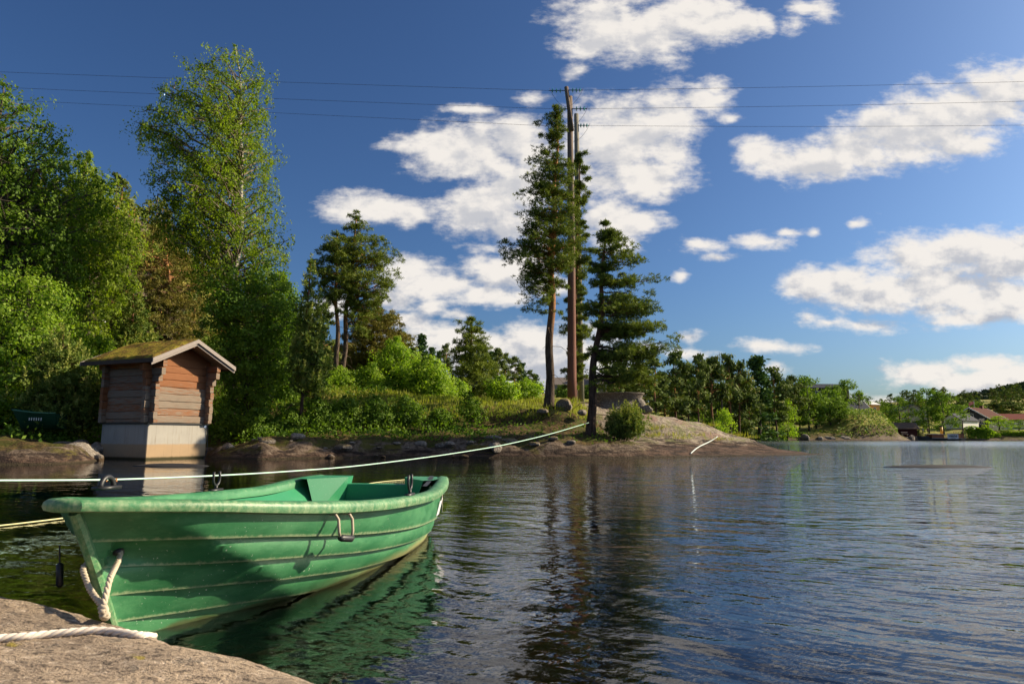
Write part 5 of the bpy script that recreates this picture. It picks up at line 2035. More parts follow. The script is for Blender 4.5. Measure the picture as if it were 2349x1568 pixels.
def tufts(mb, R, C, ln, wd, K, v, up=.35):
    n = len(C)
    Cn = np.repeat(C, K, axis=0)
    D = rnd_unit(R, n * K)
    D[:, 2] = D[:, 2] * .8 + up
    D /= np.linalg.norm(D, axis=1)[:, None]
    B = np.cross(D, rnd_unit(R, n * K))
    B /= np.linalg.norm(B, axis=1)[:, None] + 1e-9
    L = ln * R.uniform(.7, 1.2, n * K)
    rhombi(mb, Cn + D * (L * .5)[:, None], D * (L * .5)[:, None], B * wd, np.clip(np.repeat(v, K) + R.uniform(-.12, .12, n * K), 0, 1))


class Env:
    def __init__(self, trunk, rows, Y, base_z):
        T = np.array([W(a, b, Y) for a, b in trunk])
        o = np.argsort(T[:, 2])
        self.tz, self.tx = T[o, 2], T[o, 0]
        self.z = np.array([W(500, r[0], Y)[2] for r in rows])
        s = Y / F
        self.l = np.array([-(W(r[1], r[0], Y)[0] - np.interp(z, self.tz, self.tx)) for r, z in zip(rows, self.z)])
        self.r = np.array([(W(r[2], r[0], Y)[0] - np.interp(z, self.tz, self.tx)) for r, z in zip(rows, self.z)])
        o = np.argsort(self.z)
        self.z, self.l, self.r = self.z[o], self.l[o], self.r[o]
        self.bz = base_z

    def axis(self, z):
        return np.interp(z, self.tz, self.tx)

    def rad(self, z, ph):
        l, r = np.interp(z, self.z, self.l), np.interp(z, self.z, self.r)
        c = np.cos(ph)
        d = np.maximum((l + r) * .42, .1)
        side = np.where(c >= 0, np.maximum(r, .05), np.maximum(l, .05))
        return 1.0 / np.sqrt((c / side) ** 2 + (np.sin(ph) / d) ** 2)


def grow(name, label, cat, Y, trunk, rows, kind, leafm, barkm, seed, nb=60, n_leaf=20000, size=.05, tr=.16, group=None, clump=.3, up=.45, droop=.0, strands=0.0, start=.15, limbs=True, fill=1.0, K=9, yoff=0.0, dead=0, whorl=.72, dep=.9, ragged=0.0):
    R = np.random.RandomState(seed)
    bx, by = XY(trunk[0][0], Y, trunk[0][1])
    bz = gh(bx, by)
    env = Env(trunk, rows, Y, bz)
    org = np.array([bx, by, bz])
    root = thing(name, label, cat, (bx, by, bz), group=group)
    ztop = env.z[-1]
    # trunk
    zz = np.linspace(bz - .3, ztop - .05, 26)
    wob = .05 * tr / .16
    tx = env.axis(zz)
    tx[0] = bx
    P = np.stack([tx + wob * np.sin(zz * 1.7 + seed) * sm(zz, bz, bz + 2), Y + wob * 1.5 * np.sin(zz * 1.1 + seed * 2) * sm(zz, bz, bz + 2), zz], -1)
    fr = (zz - zz[0]) / (zz[-1] - zz[0])
    rad = tr * (1 - fr) ** .75 + .012
    rad[:3] *= np.array([1.45, 1.2, 1.06])
    tb, lm_ = MB(), MB()
    tb.tube(P - org, rad, 10)
    tp = lambda z: np.array([np.interp(z, zz, P[:, 0]), np.interp(z, zz, P[:, 1]), z])
    zlo, zhi = env.z[0], ztop
    # branches: stratified over height, weighted by radius
    zs = np.linspace(zlo, zhi, 400)
    wgt = (np.interp(zs, env.z, env.l) + np.interp(zs, env.z, env.r)).clip(.15) ** (1.3 if kind != 'pine' else 1.0)
    cdf = np.cumsum(wgt)
    cdf /= cdf[-1]
    C, CV, CS = [], [], []
    ga = R.rand() * 6.28
    for i in range(nb):
        zt = np.interp((i + R.rand()) / nb, cdf, zs)
        if kind == 'pine':
            zt = zlo + round((zt - zlo) / whorl) * whorl + R.normal() * .20
            zt = min(zt, zhi)
        ph = ga + i * 2.39996 + R.uniform(-.35, .35)
        el, er = float(np.interp(zt, env.z, env.l)), float(np.interp(zt, env.z, env.r))
        ea, ec = max((el + er) / 2, .08), (er - el) / 2
        u_ = R.uniform(.78 - ragged, 1.04)
        ea = max(ea - clump * .5, .05)
        off_ = np.array([ec + ea * u_ * math.cos(ph), max(ea * dep, .05) * u_ * math.sin(ph), 0])
        ln = max(float(np.linalg.norm(off_)), .08)
        tip = np.array([env.axis(zt), Y, zt]) + off_
        zo = zt - up * ln
        zo = max(zo, min(bz + (zhi - bz) * start * .8, zt - .05))
        zo = min(zo, zz[-1])
        o_ = tp(zo)
        midp = (o_ + tip) / 2 + np.array([0, 0, (.16 if droop > 0 else -.06) * ln])
        f = np.linspace(0, 1, 7)[:, None]
        path = (1 - f) ** 2 * o_ + 2 * f * (1 - f) * (midp * 1.0) + f ** 2 * tip
        path[1:-1] += R.normal(size=(5, 3)) * .035 * ln
        r0 = max(.011, min(.030 * ln ** .8 + .006, .5 * tr))
        if limbs:
            lm_.tube(path - org, np.linspace(r0, .006, 7), 5, cap=False)
        # foliage clumps along the outer part
        ncl = max(2, int(round(fill * (1.5 + 2.6 * ln / max(clump * 2, .3)))))
        if kind == 'pine':
            ncl = max(2, int(round(fill * (1.2 + 1.9 * ln / max(clump * 2, .3)))))
        for j in range(ncl):
            fr_ = (R.uniform(.30, 1.0) ** .75 if kind != 'pine' else R.uniform(.5, 1.0)) if j else 1.0
            k = fr_ * 6
            i0 = min(int(k), 5)
            p0 = path[i0] * (1 - (k - i0)) + path[i0 + 1] * (k - i0)
            lat = R.normal(size=3) * np.array([1, 1, .45 if kind != 'pine' else .22]) * clump * (1.1 if j else .3) * min(1, .45 + ln * .4)
            c_ = p0 + lat
            C.append(c_)
            CV.append(R.uniform(0, 1))
            CS.append(R.uniform(.6, 1.15) * (1.0 if ln > clump else .6))
            if limbs and j and R.rand() < .5:
                lm_.tube(np.array([p0, (p0 + c_) / 2 + np.array([0, 0, -.03]), c_]) - org, [r0 * .35 + .003, r0 * .25 + .002, .003], 3, cap=False)
    # leader clumps on top
    for j in range(3):
        C.append(tp(zz[-1]) + np.array([0, 0, -j * clump * .7]))
        CV.append(R.rand())
        CS.append(.35 + .2 * j)
    for j in range(dead):
        zo = R.uniform(bz + .2 * (zlo - bz), zlo)
        ph = R.uniform(0, 6.28)
        ln = R.uniform(.4, 1.2)
        o_ = tp(zo)
        lm_.tube(np.array([o_, o_ + ln * .5 * np.array([math.cos(ph), math.sin(ph), -.1]), o_ + ln * np.array([math.cos(ph + .2), math.sin(ph + .2), -.45])]) - org, [.016, .011, .004], 4, cap=False)
    C, CV, CS = np.array(C), np.array(CV), np.array(CS)
    lb = MB()
    per = max(1, int(n_leaf / len(C)))
    N = len(C) * per
    cc = np.repeat(C, per, axis=0)
    cs = np.repeat(CS, per)[:, None]
    cv = np.repeat(CV, per)
    if kind == 'pine':
        g = R.normal(size=(N, 3))
        g /= np.maximum(1, np.linalg.norm(g, axis=1)[:, None] / 1.6)
        pos = cc + g * np.array([.50, .50, .23]) * clump * cs
        vv = np.clip(.28 + .32 * cv + .22 * (pos[:, 2] - cc[:, 2]) / (clump * .4) + R.uniform(-.15, .15, N), 0, .97)  # needles paler toward clump tops, light from above put into the colour
        tufts(lb, R, pos - org, size * 3.0, size * .26, int(K * 1.5), vv)
    elif kind == 'shoots':
        g = R.normal(size=(N, 3)) * np.array([.5, .5, .35])
        pos = cc + g * clump * cs
        vv = np.clip(.25 + .4 * cv + R.uniform(-.2, .2, N), 0, .9)
        tufts(lb, R, pos - org, size * 3.0, size * .4, K, vv, .5)
        tops = C[R.rand(len(C)) < .8]
        for c_ in tops:
            h_ = R.uniform(.18, .42)
            m_ = 7
            q_ = c_ + np.linspace(0, 1, m_)[:, None] * np.array([R.normal() * .03, R.normal() * .03, h_])
            tufts(lb, R, q_ - org, size * 2.2, size * .38, 4, np.full(m_, .93), 1.1)
    else:
        g = R.normal(size=(N, 3))
        g /= np.maximum(1, np.linalg.norm(g, axis=1)[:, None] / 1.9)
        pos = cc + g * np.array([.55, .55, .42]) * clump * cs
        if strands:
            # leaves gathered on hanging twigs
            st = np.repeat(R.randint(0, 7, len(C) * per // 1)[:, None], 1, 1)
            offs = R.normal(size=(len(C), 7, 3)) * np.array([.5, .5, .3]) * clump
            idx = np.repeat(np.arange(len(C)), per)
            so = offs[idx, st[:, 0]]
            pos = cc + so * cs + R.normal(size=(N, 3)) * .045 + np.array([0, 0, -1]) * (R.uniform(0, 1, N) ** 1.1 * strands)[:, None] * cs
        vv = np.clip(.38 + .5 * (cv - .5) + R.uniform(-.22, .30, N), 0, 1)
        vv[R.rand(N) < .015] = 1.0
        nn = (pos - cc) / (clump * .5) + np.array([0, 0, .55])
        nn += .6 * (cc - np.stack([np.interp(cc[:, 2], zz, P[:, 0]), np.full(N, float(Y)), cc[:, 2]], -1)) / max(.5, float(env.l.max() + env.r.max()) * .5)
        nn /= np.linalg.norm(nn, axis=1)[:, None] + 1e-9
        leaves(lb, R, pos - org, size, vv, .62, .25 if strands else .0, N=nn)
    tb.obj('trunk', barkm, root, smooth=True)
    if lm_.n:
        lm_.obj('limbs', {'birch_bark': m_blimb}.get(barkm.name, barkm), root, smooth=True)['kind'] = 'stuff'
    lb.obj('crown', leafm, root)
    return root


# the tall birch beside the shed
grow('birch_tree', 'tall birch with hanging twigs and a white trunk behind the log shed', 'tree', 29, [(531, 985), (538, 800), (537, 650), (548, 560), (555, 450), (553, 380), (552, 250), (545, 130), (543, 100)],
     [(103, 520, 566), (128, 500, 600), (140, 448, 604), (175, 440, 612), (190, 372, 618), (240, 376, 630), (262, 430, 632), (282, 400, 634), (292, 306, 633), (335, 314, 632), (352, 372, 630), (378, 425, 630), (395, 348, 632), (450, 337, 635), (500, 350, 645), (540, 375, 655), (575, 420, 662), (600, 440, 664), (640, 458, 645), (690, 456, 655)],
     'leaf', L_birch, m_bbark, 11, nb=150, n_leaf=66000, size=.050, tr=.17, clump=.34, up=.62, droop=.4, strands=.5, start=.3, fill=1.15)
grow('broadleaf_tree', 'dark green alder filling the space below the birch crown right of the shed', 'tree', 28, [(560, 1000), (565, 850), (572, 640)],
     [(620, 520, 640), (660, 465, 675), (720, 462, 688), (790, 470, 686), (850, 490, 676), (900, 500, 650), (940, 510, 640), (975, 520, 600)],
     'leaf', L_alder, m_dbark, 12, nb=95, n_leaf=34000, size=.055, tr=.11, clump=.38, up=.4)
grow('broadleaf_tree', 'green broadleaved tree between the birch and the young straight pine', 'tree', 33, [(640, 930), (642, 800), (645, 620)],
     [(625, 620, 660), (680, 590, 690), (740, 585, 700), (800, 590, 700), (860, 600, 700), (905, 610, 690)],
     'leaf', L_alder, m_dbark, 13, nb=60, n_leaf=18000, size=.06, tr=.1, clump=.42, up=.4)
# big trees at the left
grow('broadleaf_tree', 'huge broadleaved tree rising above everything at the left end of the bank', 'tree', 27, [(20, 1010), (25, 800), (10, 500), (0, 190)],
     [(185, -40, 35), (215, -100, 75), (260, -150, 112), (320, -180, 165), (380, -200, 205), (440, -220, 225), (520, -220, 215), (620, -220, 200), (720, -200, 180), (800, -180, 150), (860, -160, 120)],
     'leaf', L_alder, m_dbark, 14, nb=210, n_leaf=62000, size=.060, tr=.3, clump=.52, up=.5, droop=.3, strands=.35)
grow('broadleaf_tree', 'rounded broadleaved tree standing between the huge left tree and the reddish pine', 'tree', 31, [(200, 980), (205, 800), (190, 420)],
     [(345, 165, 205), (390, 130, 240), (440, 110, 258), (500, 100, 300), (550, 100, 322), (600, 105, 300), (660, 110, 270), (730, 120, 260), (790, 130, 250)],
     'leaf', L_birch, m_dbark, 15, nb=120, n_leaf=36000, size=.060, tr=.2, clump=.50, up=.5, droop=.3, strands=.35)
grow('rowan_tree', 'pale fresh green low tree at the left edge above the shaded boats', 'tree', 25, [(60, 1005), (70, 850), (60, 650)],
     [(620, 10, 90), (660, -20, 150), (700, -60, 175), (760, -80, 190), (820, -90, 185), (880, -90, 150), (930, -90, 120), (960, -60, 100)],
     'leaf', L_fresh, m_dbark, 16, nb=95, n_leaf=30000, size=.055, tr=.1, clump=.42, up=.5)
# pines behind and beside the shed
grow('pine_tree', 'broad reddish-brown old pine behind the log shed', 'tree', 40, [(385, 900), (388, 700), (378, 510)],
     [(500, 360, 398), (535, 325, 440), (575, 285, 462), (620, 255, 470), (660, 238, 475), (710, 232, 478), (760, 240, 475), (800, 255, 460)],
     'pine', L_pineb, m_pbark, 17, nb=110, n_leaf=3900, size=.075, tr=.24, clump=.62, up=.25, K=9)
grow('pine_tree', 'small bright young pine rising just behind the mossy shed roof', 'tree', 33, [(306, 905), (306, 780), (306, 640)],
     [(636, 303, 310), (665, 292, 322), (700, 280, 332), (740, 270, 345), (780, 262, 352), (820, 258, 360), (860, 256, 365)],
     'shoots', L_shoot, m_pbark2, 18, nb=60, n_leaf=1500, size=.055, tr=.06, clump=.28, up=.2)
grow('pine_tree', 'bushy young pine with pale upright shoots left of the log shed', 'tree', 23.6, [(150, 1010), (150, 900), (145, 770)],
     [(762, 140, 150), (790, 108, 180), (830, 80, 198), (870, 66, 218), (915, 60, 232), (955, 66, 235), (985, 90, 220)],
     'shoots', L_shoot, m_pbark2, 19, nb=95, n_leaf=3000, size=.048, tr=.06, clump=.26, up=.5)
grow('broadleaf_shrub', 'fresh green shrub behind the bushy young pine beside the shed wall', 'shrub', 29, [(225, 960), (228, 760)],
     [(770, 205, 240), (800, 180, 262), (850, 170, 270), (900, 180, 270), (940, 190, 262)], 'leaf', L_fresh, m_dbark, 20, nb=40, n_leaf=9000, size=.055, tr=.05, clump=.35)
grow('pine_tree', 'slender young pine standing alone on the shaded bank', 'tree', 26.8, [(692, 938), (697, 850), (704, 740), (712, 600)],
     [(598, 708, 716), (640, 696, 728), (690, 688, 738), (740, 674, 748), (790, 664, 752), (840, 658, 760), (880, 664, 756), (903, 680, 740)],
     'shoots', L_shoot, m_pbark2, 21, nb=72, n_leaf=1700, size=.050, tr=.062, clump=.25, up=.12, dead=8)
grow('pine_tree', 'left one of the twin red-trunked pines on the bank', 'tree', 38, [(772, 880), (773, 760), (771, 660), (775, 540)],
     [(535, 765, 790), (560, 735, 812), (590, 724, 818), (630, 720, 820), (670, 728, 812), (705, 745, 800)],
     'pine', L_pine, m_pbark, 22, nb=58, n_leaf=1800, size=.062, tr=.15, clump=.46, up=.5, start=.5, dead=10)
grow('pine_tree', 'right and taller one of the twin red-trunked pines on the bank', 'tree', 39, [(783, 885), (790, 800), (795, 720), (803, 640), (812, 560), (817, 487)],
     [(484, 810, 824), (510, 795, 838), (540, 785, 862), (570, 776, 896), (605, 774, 900), (640, 778, 904), (680, 790, 888), (715, 800, 868), (745, 810, 850)],
     'pine', L_pine, m_pbark, 23, nb=75, n_leaf=2600, size=.062, tr=.15, clump=.50, up=.5, start=.5, dead=8)
grow('pine_tree', 'bronze-green leaning pine behind the twin pines', 'tree', 44, [(850, 900), (855, 800), (862, 690)],
     [(688, 855, 872), (715, 815, 905), (750, 795, 925), (790, 785, 940), (830, 790, 945), (870, 800, 940)],
     'pine', L_pineb, m_pbark, 24, nb=95, n_leaf=3400, size=.075, tr=.14, clump=.6, up=.3)
grow('pine_tree', 'round-headed dark pine at the back of the meadow', 'tree', 50, [(1078, 925), (1080, 820), (1080, 735)],
     [(728, 1072, 1090), (760, 1055, 1108), (790, 1042, 1122), (825, 1034, 1138), (860, 1028, 1148), (890, 1032, 1150), (910, 1045, 1140)],
     'pine', L_pine, m_pbark, 25, nb=95, n_leaf=2600, size=.085, tr=.16, clump=.62, up=.25)
grow('broadleaf_shrub', 'tall bright green shrub mass at the left end of the meadow', 'shrub', 37, [(915, 920), (910, 780)],
     [(772, 895, 920), (800, 868, 945), (840, 855, 965), (880, 850, 970), (905, 856, 965)], 'leaf', L_fresh, m_dbark, 26, nb=70, n_leaf=17000, size=.062, tr=.06, clump=.42)
grow('broadleaf_shrub', 'broad yellow-green shrub at the edge of the meadow', 'shrub', 35.5, [(990, 925), (985, 815)],
     [(812, 965, 1000), (840, 940, 1020), (875, 930, 1038), (905, 930, 1042)], 'leaf', L_fresh, m_dbark, 27, nb=55, n_leaf=14000, size=.060, tr=.05, clump=.4)
# pines on the point
grow('pine_tree', 'tallest pine with a straight orange trunk and narrow crown beside the utility poles', 'tree', 30, [(1259, 940), (1262, 800), (1265, 650), (1269, 540), (1275, 400), (1279, 243)],
     [(243, 1272, 1287), (280, 1252, 1298), (315, 1240, 1300), (345, 1222, 1308), (380, 1214, 1318), (420, 1206, 1330), (470, 1202, 1335), (515, 1185, 1332), (555, 1165, 1335), (590, 1166, 1338), (618, 1195, 1325), (640, 1205, 1300), (652, 1180, 1300), (675, 1186, 1298), (692, 1215, 1275)],
     'pine', L_pine, m_pbark, 28, nb=150, n_leaf=5300, size=.050, tr=.20, clump=.50, up=.22, start=.45, dead=7, fill=.95, whorl=.85, ragged=.22)
grow('pine_tree', 'narrow dark pine growing right up against the utility poles', 'tree', 34.4, [(1319, 930), (1320, 700), (1326, 500), (1331, 355)],
     [(352, 1324, 1338), (380, 1308, 1350), (420, 1302, 1354), (480, 1300, 1348), (540, 1302, 1350), (575, 1300, 1372), (610, 1296, 1352), (660, 1300, 1348), (700, 1298, 1346), (735, 1290, 1352), (765, 1288, 1352), (800, 1300, 1340), (850, 1292, 1345), (880, 1300, 1340)],
     'pine', L_pine, m_pbark2, 29, nb=95, n_leaf=3000, size=.056, tr=.12, clump=.38, up=.2, fill=.9)
grow('pine_tree', 'leaning dark-trunked pine with long right-hand boughs that the shore line is tied to', 'tree', 27.3, [(1355, 975), (1360, 880), (1368, 800), (1376, 740), (1382, 640), (1388, 510)],
     [(506, 1380, 1398), (535, 1366, 1418), (565, 1356, 1462), (600, 1350, 1470), (640, 1348, 1472), (675, 1345, 1490), (700, 1332, 1522), (735, 1330, 1522), (765, 1352, 1500), (800, 1362, 1522), (830, 1372, 1512), (858, 1392, 1496)],
     'pine', L_pine, m_pbark2, 30, nb=110, n_leaf=5200, size=.050, tr=.18, clump=.48, up=.05, start=.3, dead=14, fill=.95, whorl=.95, dep=.45, ragged=.24)
grow('pine_shrub', 'dense waist-high young pine at the top of the bare rock slope', 'shrub', 27.6, [(1432, 1000), (1432, 935)],
     [(928, 1425, 1450), (945, 1398, 1470), (965, 1385, 1480), (985, 1388, 1480), (998, 1400, 1470)], 'shoots', L_shoot, m_pbark2, 31, nb=80, n_leaf=1500, size=.036, tr=.04, clump=.20)
grow('alder_sapling', 'thin leafy sapling on the bank left of the tall pine', 'sapling', 29, [(1078, 965), (1075, 930), (1078, 895)],
     [(893, 1070, 1086), (912, 1052, 1100), (935, 1045, 1112), (955, 1055, 1108)], 'leaf', L_alder, m_dbark, 32, nb=26, n_leaf=1700, size=.048, tr=.018, clump=.2)

# shrubs on the bank
SH = [  # label, Y, trunk x, base y, top y, left, right, leaves, n
    ('leafy green bush hanging over the stones right of the shed', 26.4, 600, 1012, 935, 548, 650, L_alder, 9000),
    ('round leafy bush right of the one overhanging the stones', 26.8, 665, 1005, 925, 632, 705, L_alder, 6500),
    ('dark green bush below the slender young pine', 27.2, 725, 995, 905, 690, 765, L_alder, 6500),
    ('low dark bush on the shaded bank below the twin pines', 27.8, 790, 990, 905, 750, 835, L_alder, 6000),
    ('low bush with pale twigs in mid bank', 28.4, 860, 980, 905, 820, 905, L_alder, 5500),
    ('dark bush on the bank under the bright green shrubs', 29.0, 930, 975, 905, 890, 972, L_alder, 5000),
    ('low fresh shrub at the foot of the twin pines', 35.0, 780, 900, 840, 745, 830, L_fresh, 6500),
    ('pale green shrub between the twin pines and the meadow', 35.4, 850, 905, 830, 812, 885, L_fresh, 6500),
    ('yellow-green shrub behind the slender young pine', 33.5, 730, 905, 840, 700, 760, L_fresh, 5500),
    ('small fresh shrub left of the slender young pine', 31.0, 655, 925, 865, 630, 685, L_fresh, 4500),
    ('leafy shrub right of the round-headed pine', 44.0, 1150, 915, 862, 1120, 1185, L_fresh, 5000),
    ('low shrub in the middle of the meadow edge', 42.0, 1045, 915, 868, 1020, 1072, L_fresh, 4500),
    ('low hedge-like shrub left of the tall pine trunk', 48.0, 1205, 912, 868, 1175, 1240, L_fresh, 4000),
    ('small shrub seen between the tall pine and the poles', 60.0, 1290, 912, 884, 1272, 1306, L_farg, 3000),
    ('small shrub seen between the poles and the leaning pine', 60.0, 1352, 915, 882, 1335, 1372, L_farg, 3000),
    ('dark undergrowth bush in the shade just right of the shed', 27.0, 520, 1020, 940, 495, 560, L_alder, 5000),
    ('dark bush by the water at the left end of the bank', 22.6, 20, 1045, 985, -40, 70, L_alder, 4500),
    ('dark bush by the water between the shaded boats', 23.2, 125, 1032, 985, 80, 175, L_alder, 4000),
    ('small leafy bush low on the mossy bank near the rope', 28.4, 1010, 975, 935, 985, 1040, L_alder, 2500),
]
for i, (lb, Y, tx_, by_, ty_, l_, r_, lm, n_) in enumerate(SH):
    h_ = by_ - ty_
    rows = [(ty_ - 1, tx_ - 6, tx_ + 6), (ty_ + h_ * .2, l_ + (tx_ - l_) * .35, r_ - (r_ - tx_) * .35), (ty_ + h_ * .5, l_, r_), (ty_ + h_ * .85, l_ + 4, r_ - 4)]
    grow('bush', lb, 'shrub', Y, [(tx_, by_), (tx_, ty_)], rows, 'leaf', lm, m_dbark, 50 + i, nb=34, n_leaf=n_, size=.046 if Y < 40 else .075, tr=.03, clump=.26 * Y / 28, group='bushes on the wooded bank', start=.05)

# ---- wood beyond: shared meshes, every tree its own object
def proto(kind, seed, lm, bm, nq=1500, size=.3, h=10.0, r=2.0, crown0=.45):
    "unit tree of height h; returns (trunk mesh, crown mesh)"
    R = np.random.RandomState(seed)
    tb, lb = MB(), MB()
    zz = np.linspace(-.8, h * .97, 10)
    lean = R.normal() * .02
    P = np.stack([lean * zz + .08 * np.sin(zz), .05 * np.sin(zz * 1.3 + 1), zz], -1)
    tb.tube(P, .022 * h * (1 - np.linspace(0, 1, 10)) ** .8 * .62 + .03, 7)
    C = []
    if kind == 'spruce':
        for i in range(110):
            f = R.rand() ** .8
            z = h * (.06 + .93 * f)
            rr = r * (1 - f) ** .85 * R.uniform(.7, 1.05) + .08
            a = R.uniform(0, 6.28)
            for k in (.45, .8, 1.0):
                C.append((rr * k * math.cos(a), rr * k * math.sin(a), z - .25 * rr * k))
        C = np.array(C)
        per = max(1, nq // len(C))
        cc = np.repeat(C, per, 0) + R.normal(size=(len(C) * per, 3)) * np.array([.22, .22, .14]) * h / 10
        leaves(lb, R, cc, size, np.clip(R.rand(len(cc)) * .9, 0, 1), .45, .3)
    elif kind == 'pine':
        nbr = 26
        for i in range(nbr):
            f = (i + R.rand()) / nbr
            z = h * (crown0 + (1 - crown0) * f)
            rr = r * (math.sin(math.pi * (0.22 + .75 * f)) ** .8) * R.uniform(.6, 1.12)
            a = R.uniform(0, 6.28)
            tb.tube(np.array([(0, 0, z - .25 * rr), (rr * .5 * math.cos(a), rr * .5 * math.sin(a), z - .12 * rr), (rr * math.cos(a), rr * math.sin(a), z)]), [.05, .035, .015], 4, cap=False)
            for k in (.5, .8, 1.0):
                C.append((rr * k * math.cos(a) + R.normal() * .15, rr * k * math.sin(a) + R.normal() * .15, z + R.normal() * .1))
        C = np.array(C + [(lean * h, 0, h * .985), (lean * h, 0, h * .95)])
        per = max(1, nq // len(C))
        cc = np.repeat(C, per, 0) + np.clip(R.normal(size=(len(C) * per, 3)), -1.8, 1.8) * np.array([.36, .36, .17]) * h / 10
        v = np.clip(np.repeat(R.rand(len(C)), per) * .5 + R.rand(len(cc)) * .48, 0, 1)
        nn = np.stack([cc[:, 0] / r * .5, cc[:, 1] / r * .5, 0 * cc[:, 0] + .6], -1) + (cc - np.repeat(C, per, 0)) / (.2 * h / 10) * .5
        nn /= np.linalg.norm(nn, axis=1)[:, None]
        leaves(lb, R, cc, size, v, .40, N=nn)
    else:
        for i in range(60):
            f = R.rand()
            z = h * (crown0 + (1 - crown0) * f)
            rr = r * math.sin(math.pi * (.18 + .78 * f)) ** .6 * R.uniform(.35, 1.05)
            a = R.uniform(0, 6.28)
            C.append((rr * math.cos(a), rr * math.sin(a), z))
        C = np.array(C + [(0, 0, h * .97)])
        per = max(1, nq // len(C))
        cc = np.repeat(C, per, 0) + np.clip(R.normal(size=(len(C) * per, 3)), -1.7, 1.7) * np.array([.42, .42, .36]) * h / 10
        v = np.clip(np.repeat(R.rand(len(C)), per) * .5 + R.rand(len(cc)) * .5, 0, 1)
        nn = cc - np.repeat(C, per, 0)
        nn = nn / (np.linalg.norm(nn, axis=1)[:, None] + 1e-9) + .8 * np.stack([cc[:, 0] / r, cc[:, 1] / r, 0 * cc[:, 0] + .5], -1)
        nn /= np.linalg.norm(nn, axis=1)[:, None]
        leaves(lb, R, cc, size, v, .6, N=nn)
    return tb.mesh('trunk', bm, True), lb.mesh('crown', lm), tb, lb


PR = {
    'pine': [proto('pine', 100 + i, L_far, m_pbark, 2300, .24, 10, 2.0, c0) for i, c0 in enumerate((.38, .5, .42, .55))],
    'pinelow': [proto('pine', 110 + i, L_far, m_pbark, 2600, .25, 10, 2.6, .12) for i in range(3)],
    'spruce': [proto('spruce', 120 + i, L_spruce, m_dbark, 2400, .22, 10, 1.7) for i in range(2)],
    'broad': [proto('broad', 130 + i, L_farg, m_dbark, 2600, .20, 10, 3.2, .14) for i in range(3)],
    'fresh': [proto('broad', 140 + i, L_fresh, m_dbark, 2400, .18, 10, 3.0, .10) for i in range(2)],
}
NM = {'pine': 'pine_tree', 'pinelow': 'pine_tree', 'spruce': 'spruce_tree', 'broad': 'broadleaf_tree', 'fresh': 'broadleaf_tree'}
cnt = [0]


def plant(kind, px, Y, top, halfw, label, group, base=None, rel=None):
    "copy of a shared tree, standing on the ground, its top at photograph row top"
    i = cnt[0] = cnt[0] + 1
    pr = PR[kind][i % len(PR[kind])]
    R = np.random.RandomState(500 + i)
    t_ = W(px, top, Y)
    x, y = float(t_[0]), float(Y)
    z = gh(x, y)
    h = max(t_[2] - z, 1.0)
    rr = {'pine': 2.2, 'pinelow': 2.8, 'spruce': 1.8, 'broad': 3.3, 'fresh': 3.1}[kind]
    wd = halfw * Y / F / rr * (1.7 if kind == 'spruce' else 1.0)
    root = thing(NM[kind], label, 'tree', (x, y, z), R.uniform(0, 6.28), group)
    root.scale = (wd, wd, h / 10)
    for nm, me_ in (('trunk', pr[0]), ('crown', pr[1])):
        o = bpy.data.objects.new(nm, me_)
        COL.objects.link(o)
        o.parent = root
    return root


ordn = ['first', 'second', 'third', 'fourth', 'fifth', 'sixth', 'seventh', 'eighth', 'ninth', 'tenth', 'eleventh', 'twelfth', 'thirteenth', 'fourteenth', 'fifteenth', 'sixteenth', 'seventeenth', 'eighteenth']
g_shore = 'trees of the shore wood right of the point'
FW = [('pinelow', 1420, 62, 862, 30), ('pine', 1462, 66, 838, 34), ('pinelow', 1500, 72, 820, 38), ('pine', 1548, 78, 811, 34), ('pine', 1574, 92, 840, 24), ('pine', 1597, 88, 817, 25), ('pine', 1632, 92, 822, 32),
      ('pine', 1668, 98, 818, 28), ('pine', 1690, 100, 834, 30), ('pine', 1716, 118, 870, 22), ('spruce', 1735, 122, 818, 24), ('pine', 1775, 126, 846, 28), ('pine', 1800, 140, 872, 24), ('pine', 1819, 142, 864, 22), ('broad', 1850, 146, 866, 36)]
for i, (k, px, Y, top, hw_) in enumerate(FW):
    if k == 'spruce':
        lb = 'tall narrow dark spruce standing above the canopy in the shore wood'
    elif k == 'broad':
        lb = 'green broadleaved tree at the right end of the shore wood pines'
    else:
        lb = f'shore wood pine, {ordn[i if i < 10 else i - 1]} pine to the right of the leaning pine on the point'
    plant(k, px, Y, top, hw_ * 1.35, lb, g_shore)
g_under = 'lower trees along the edge of the shore wood'
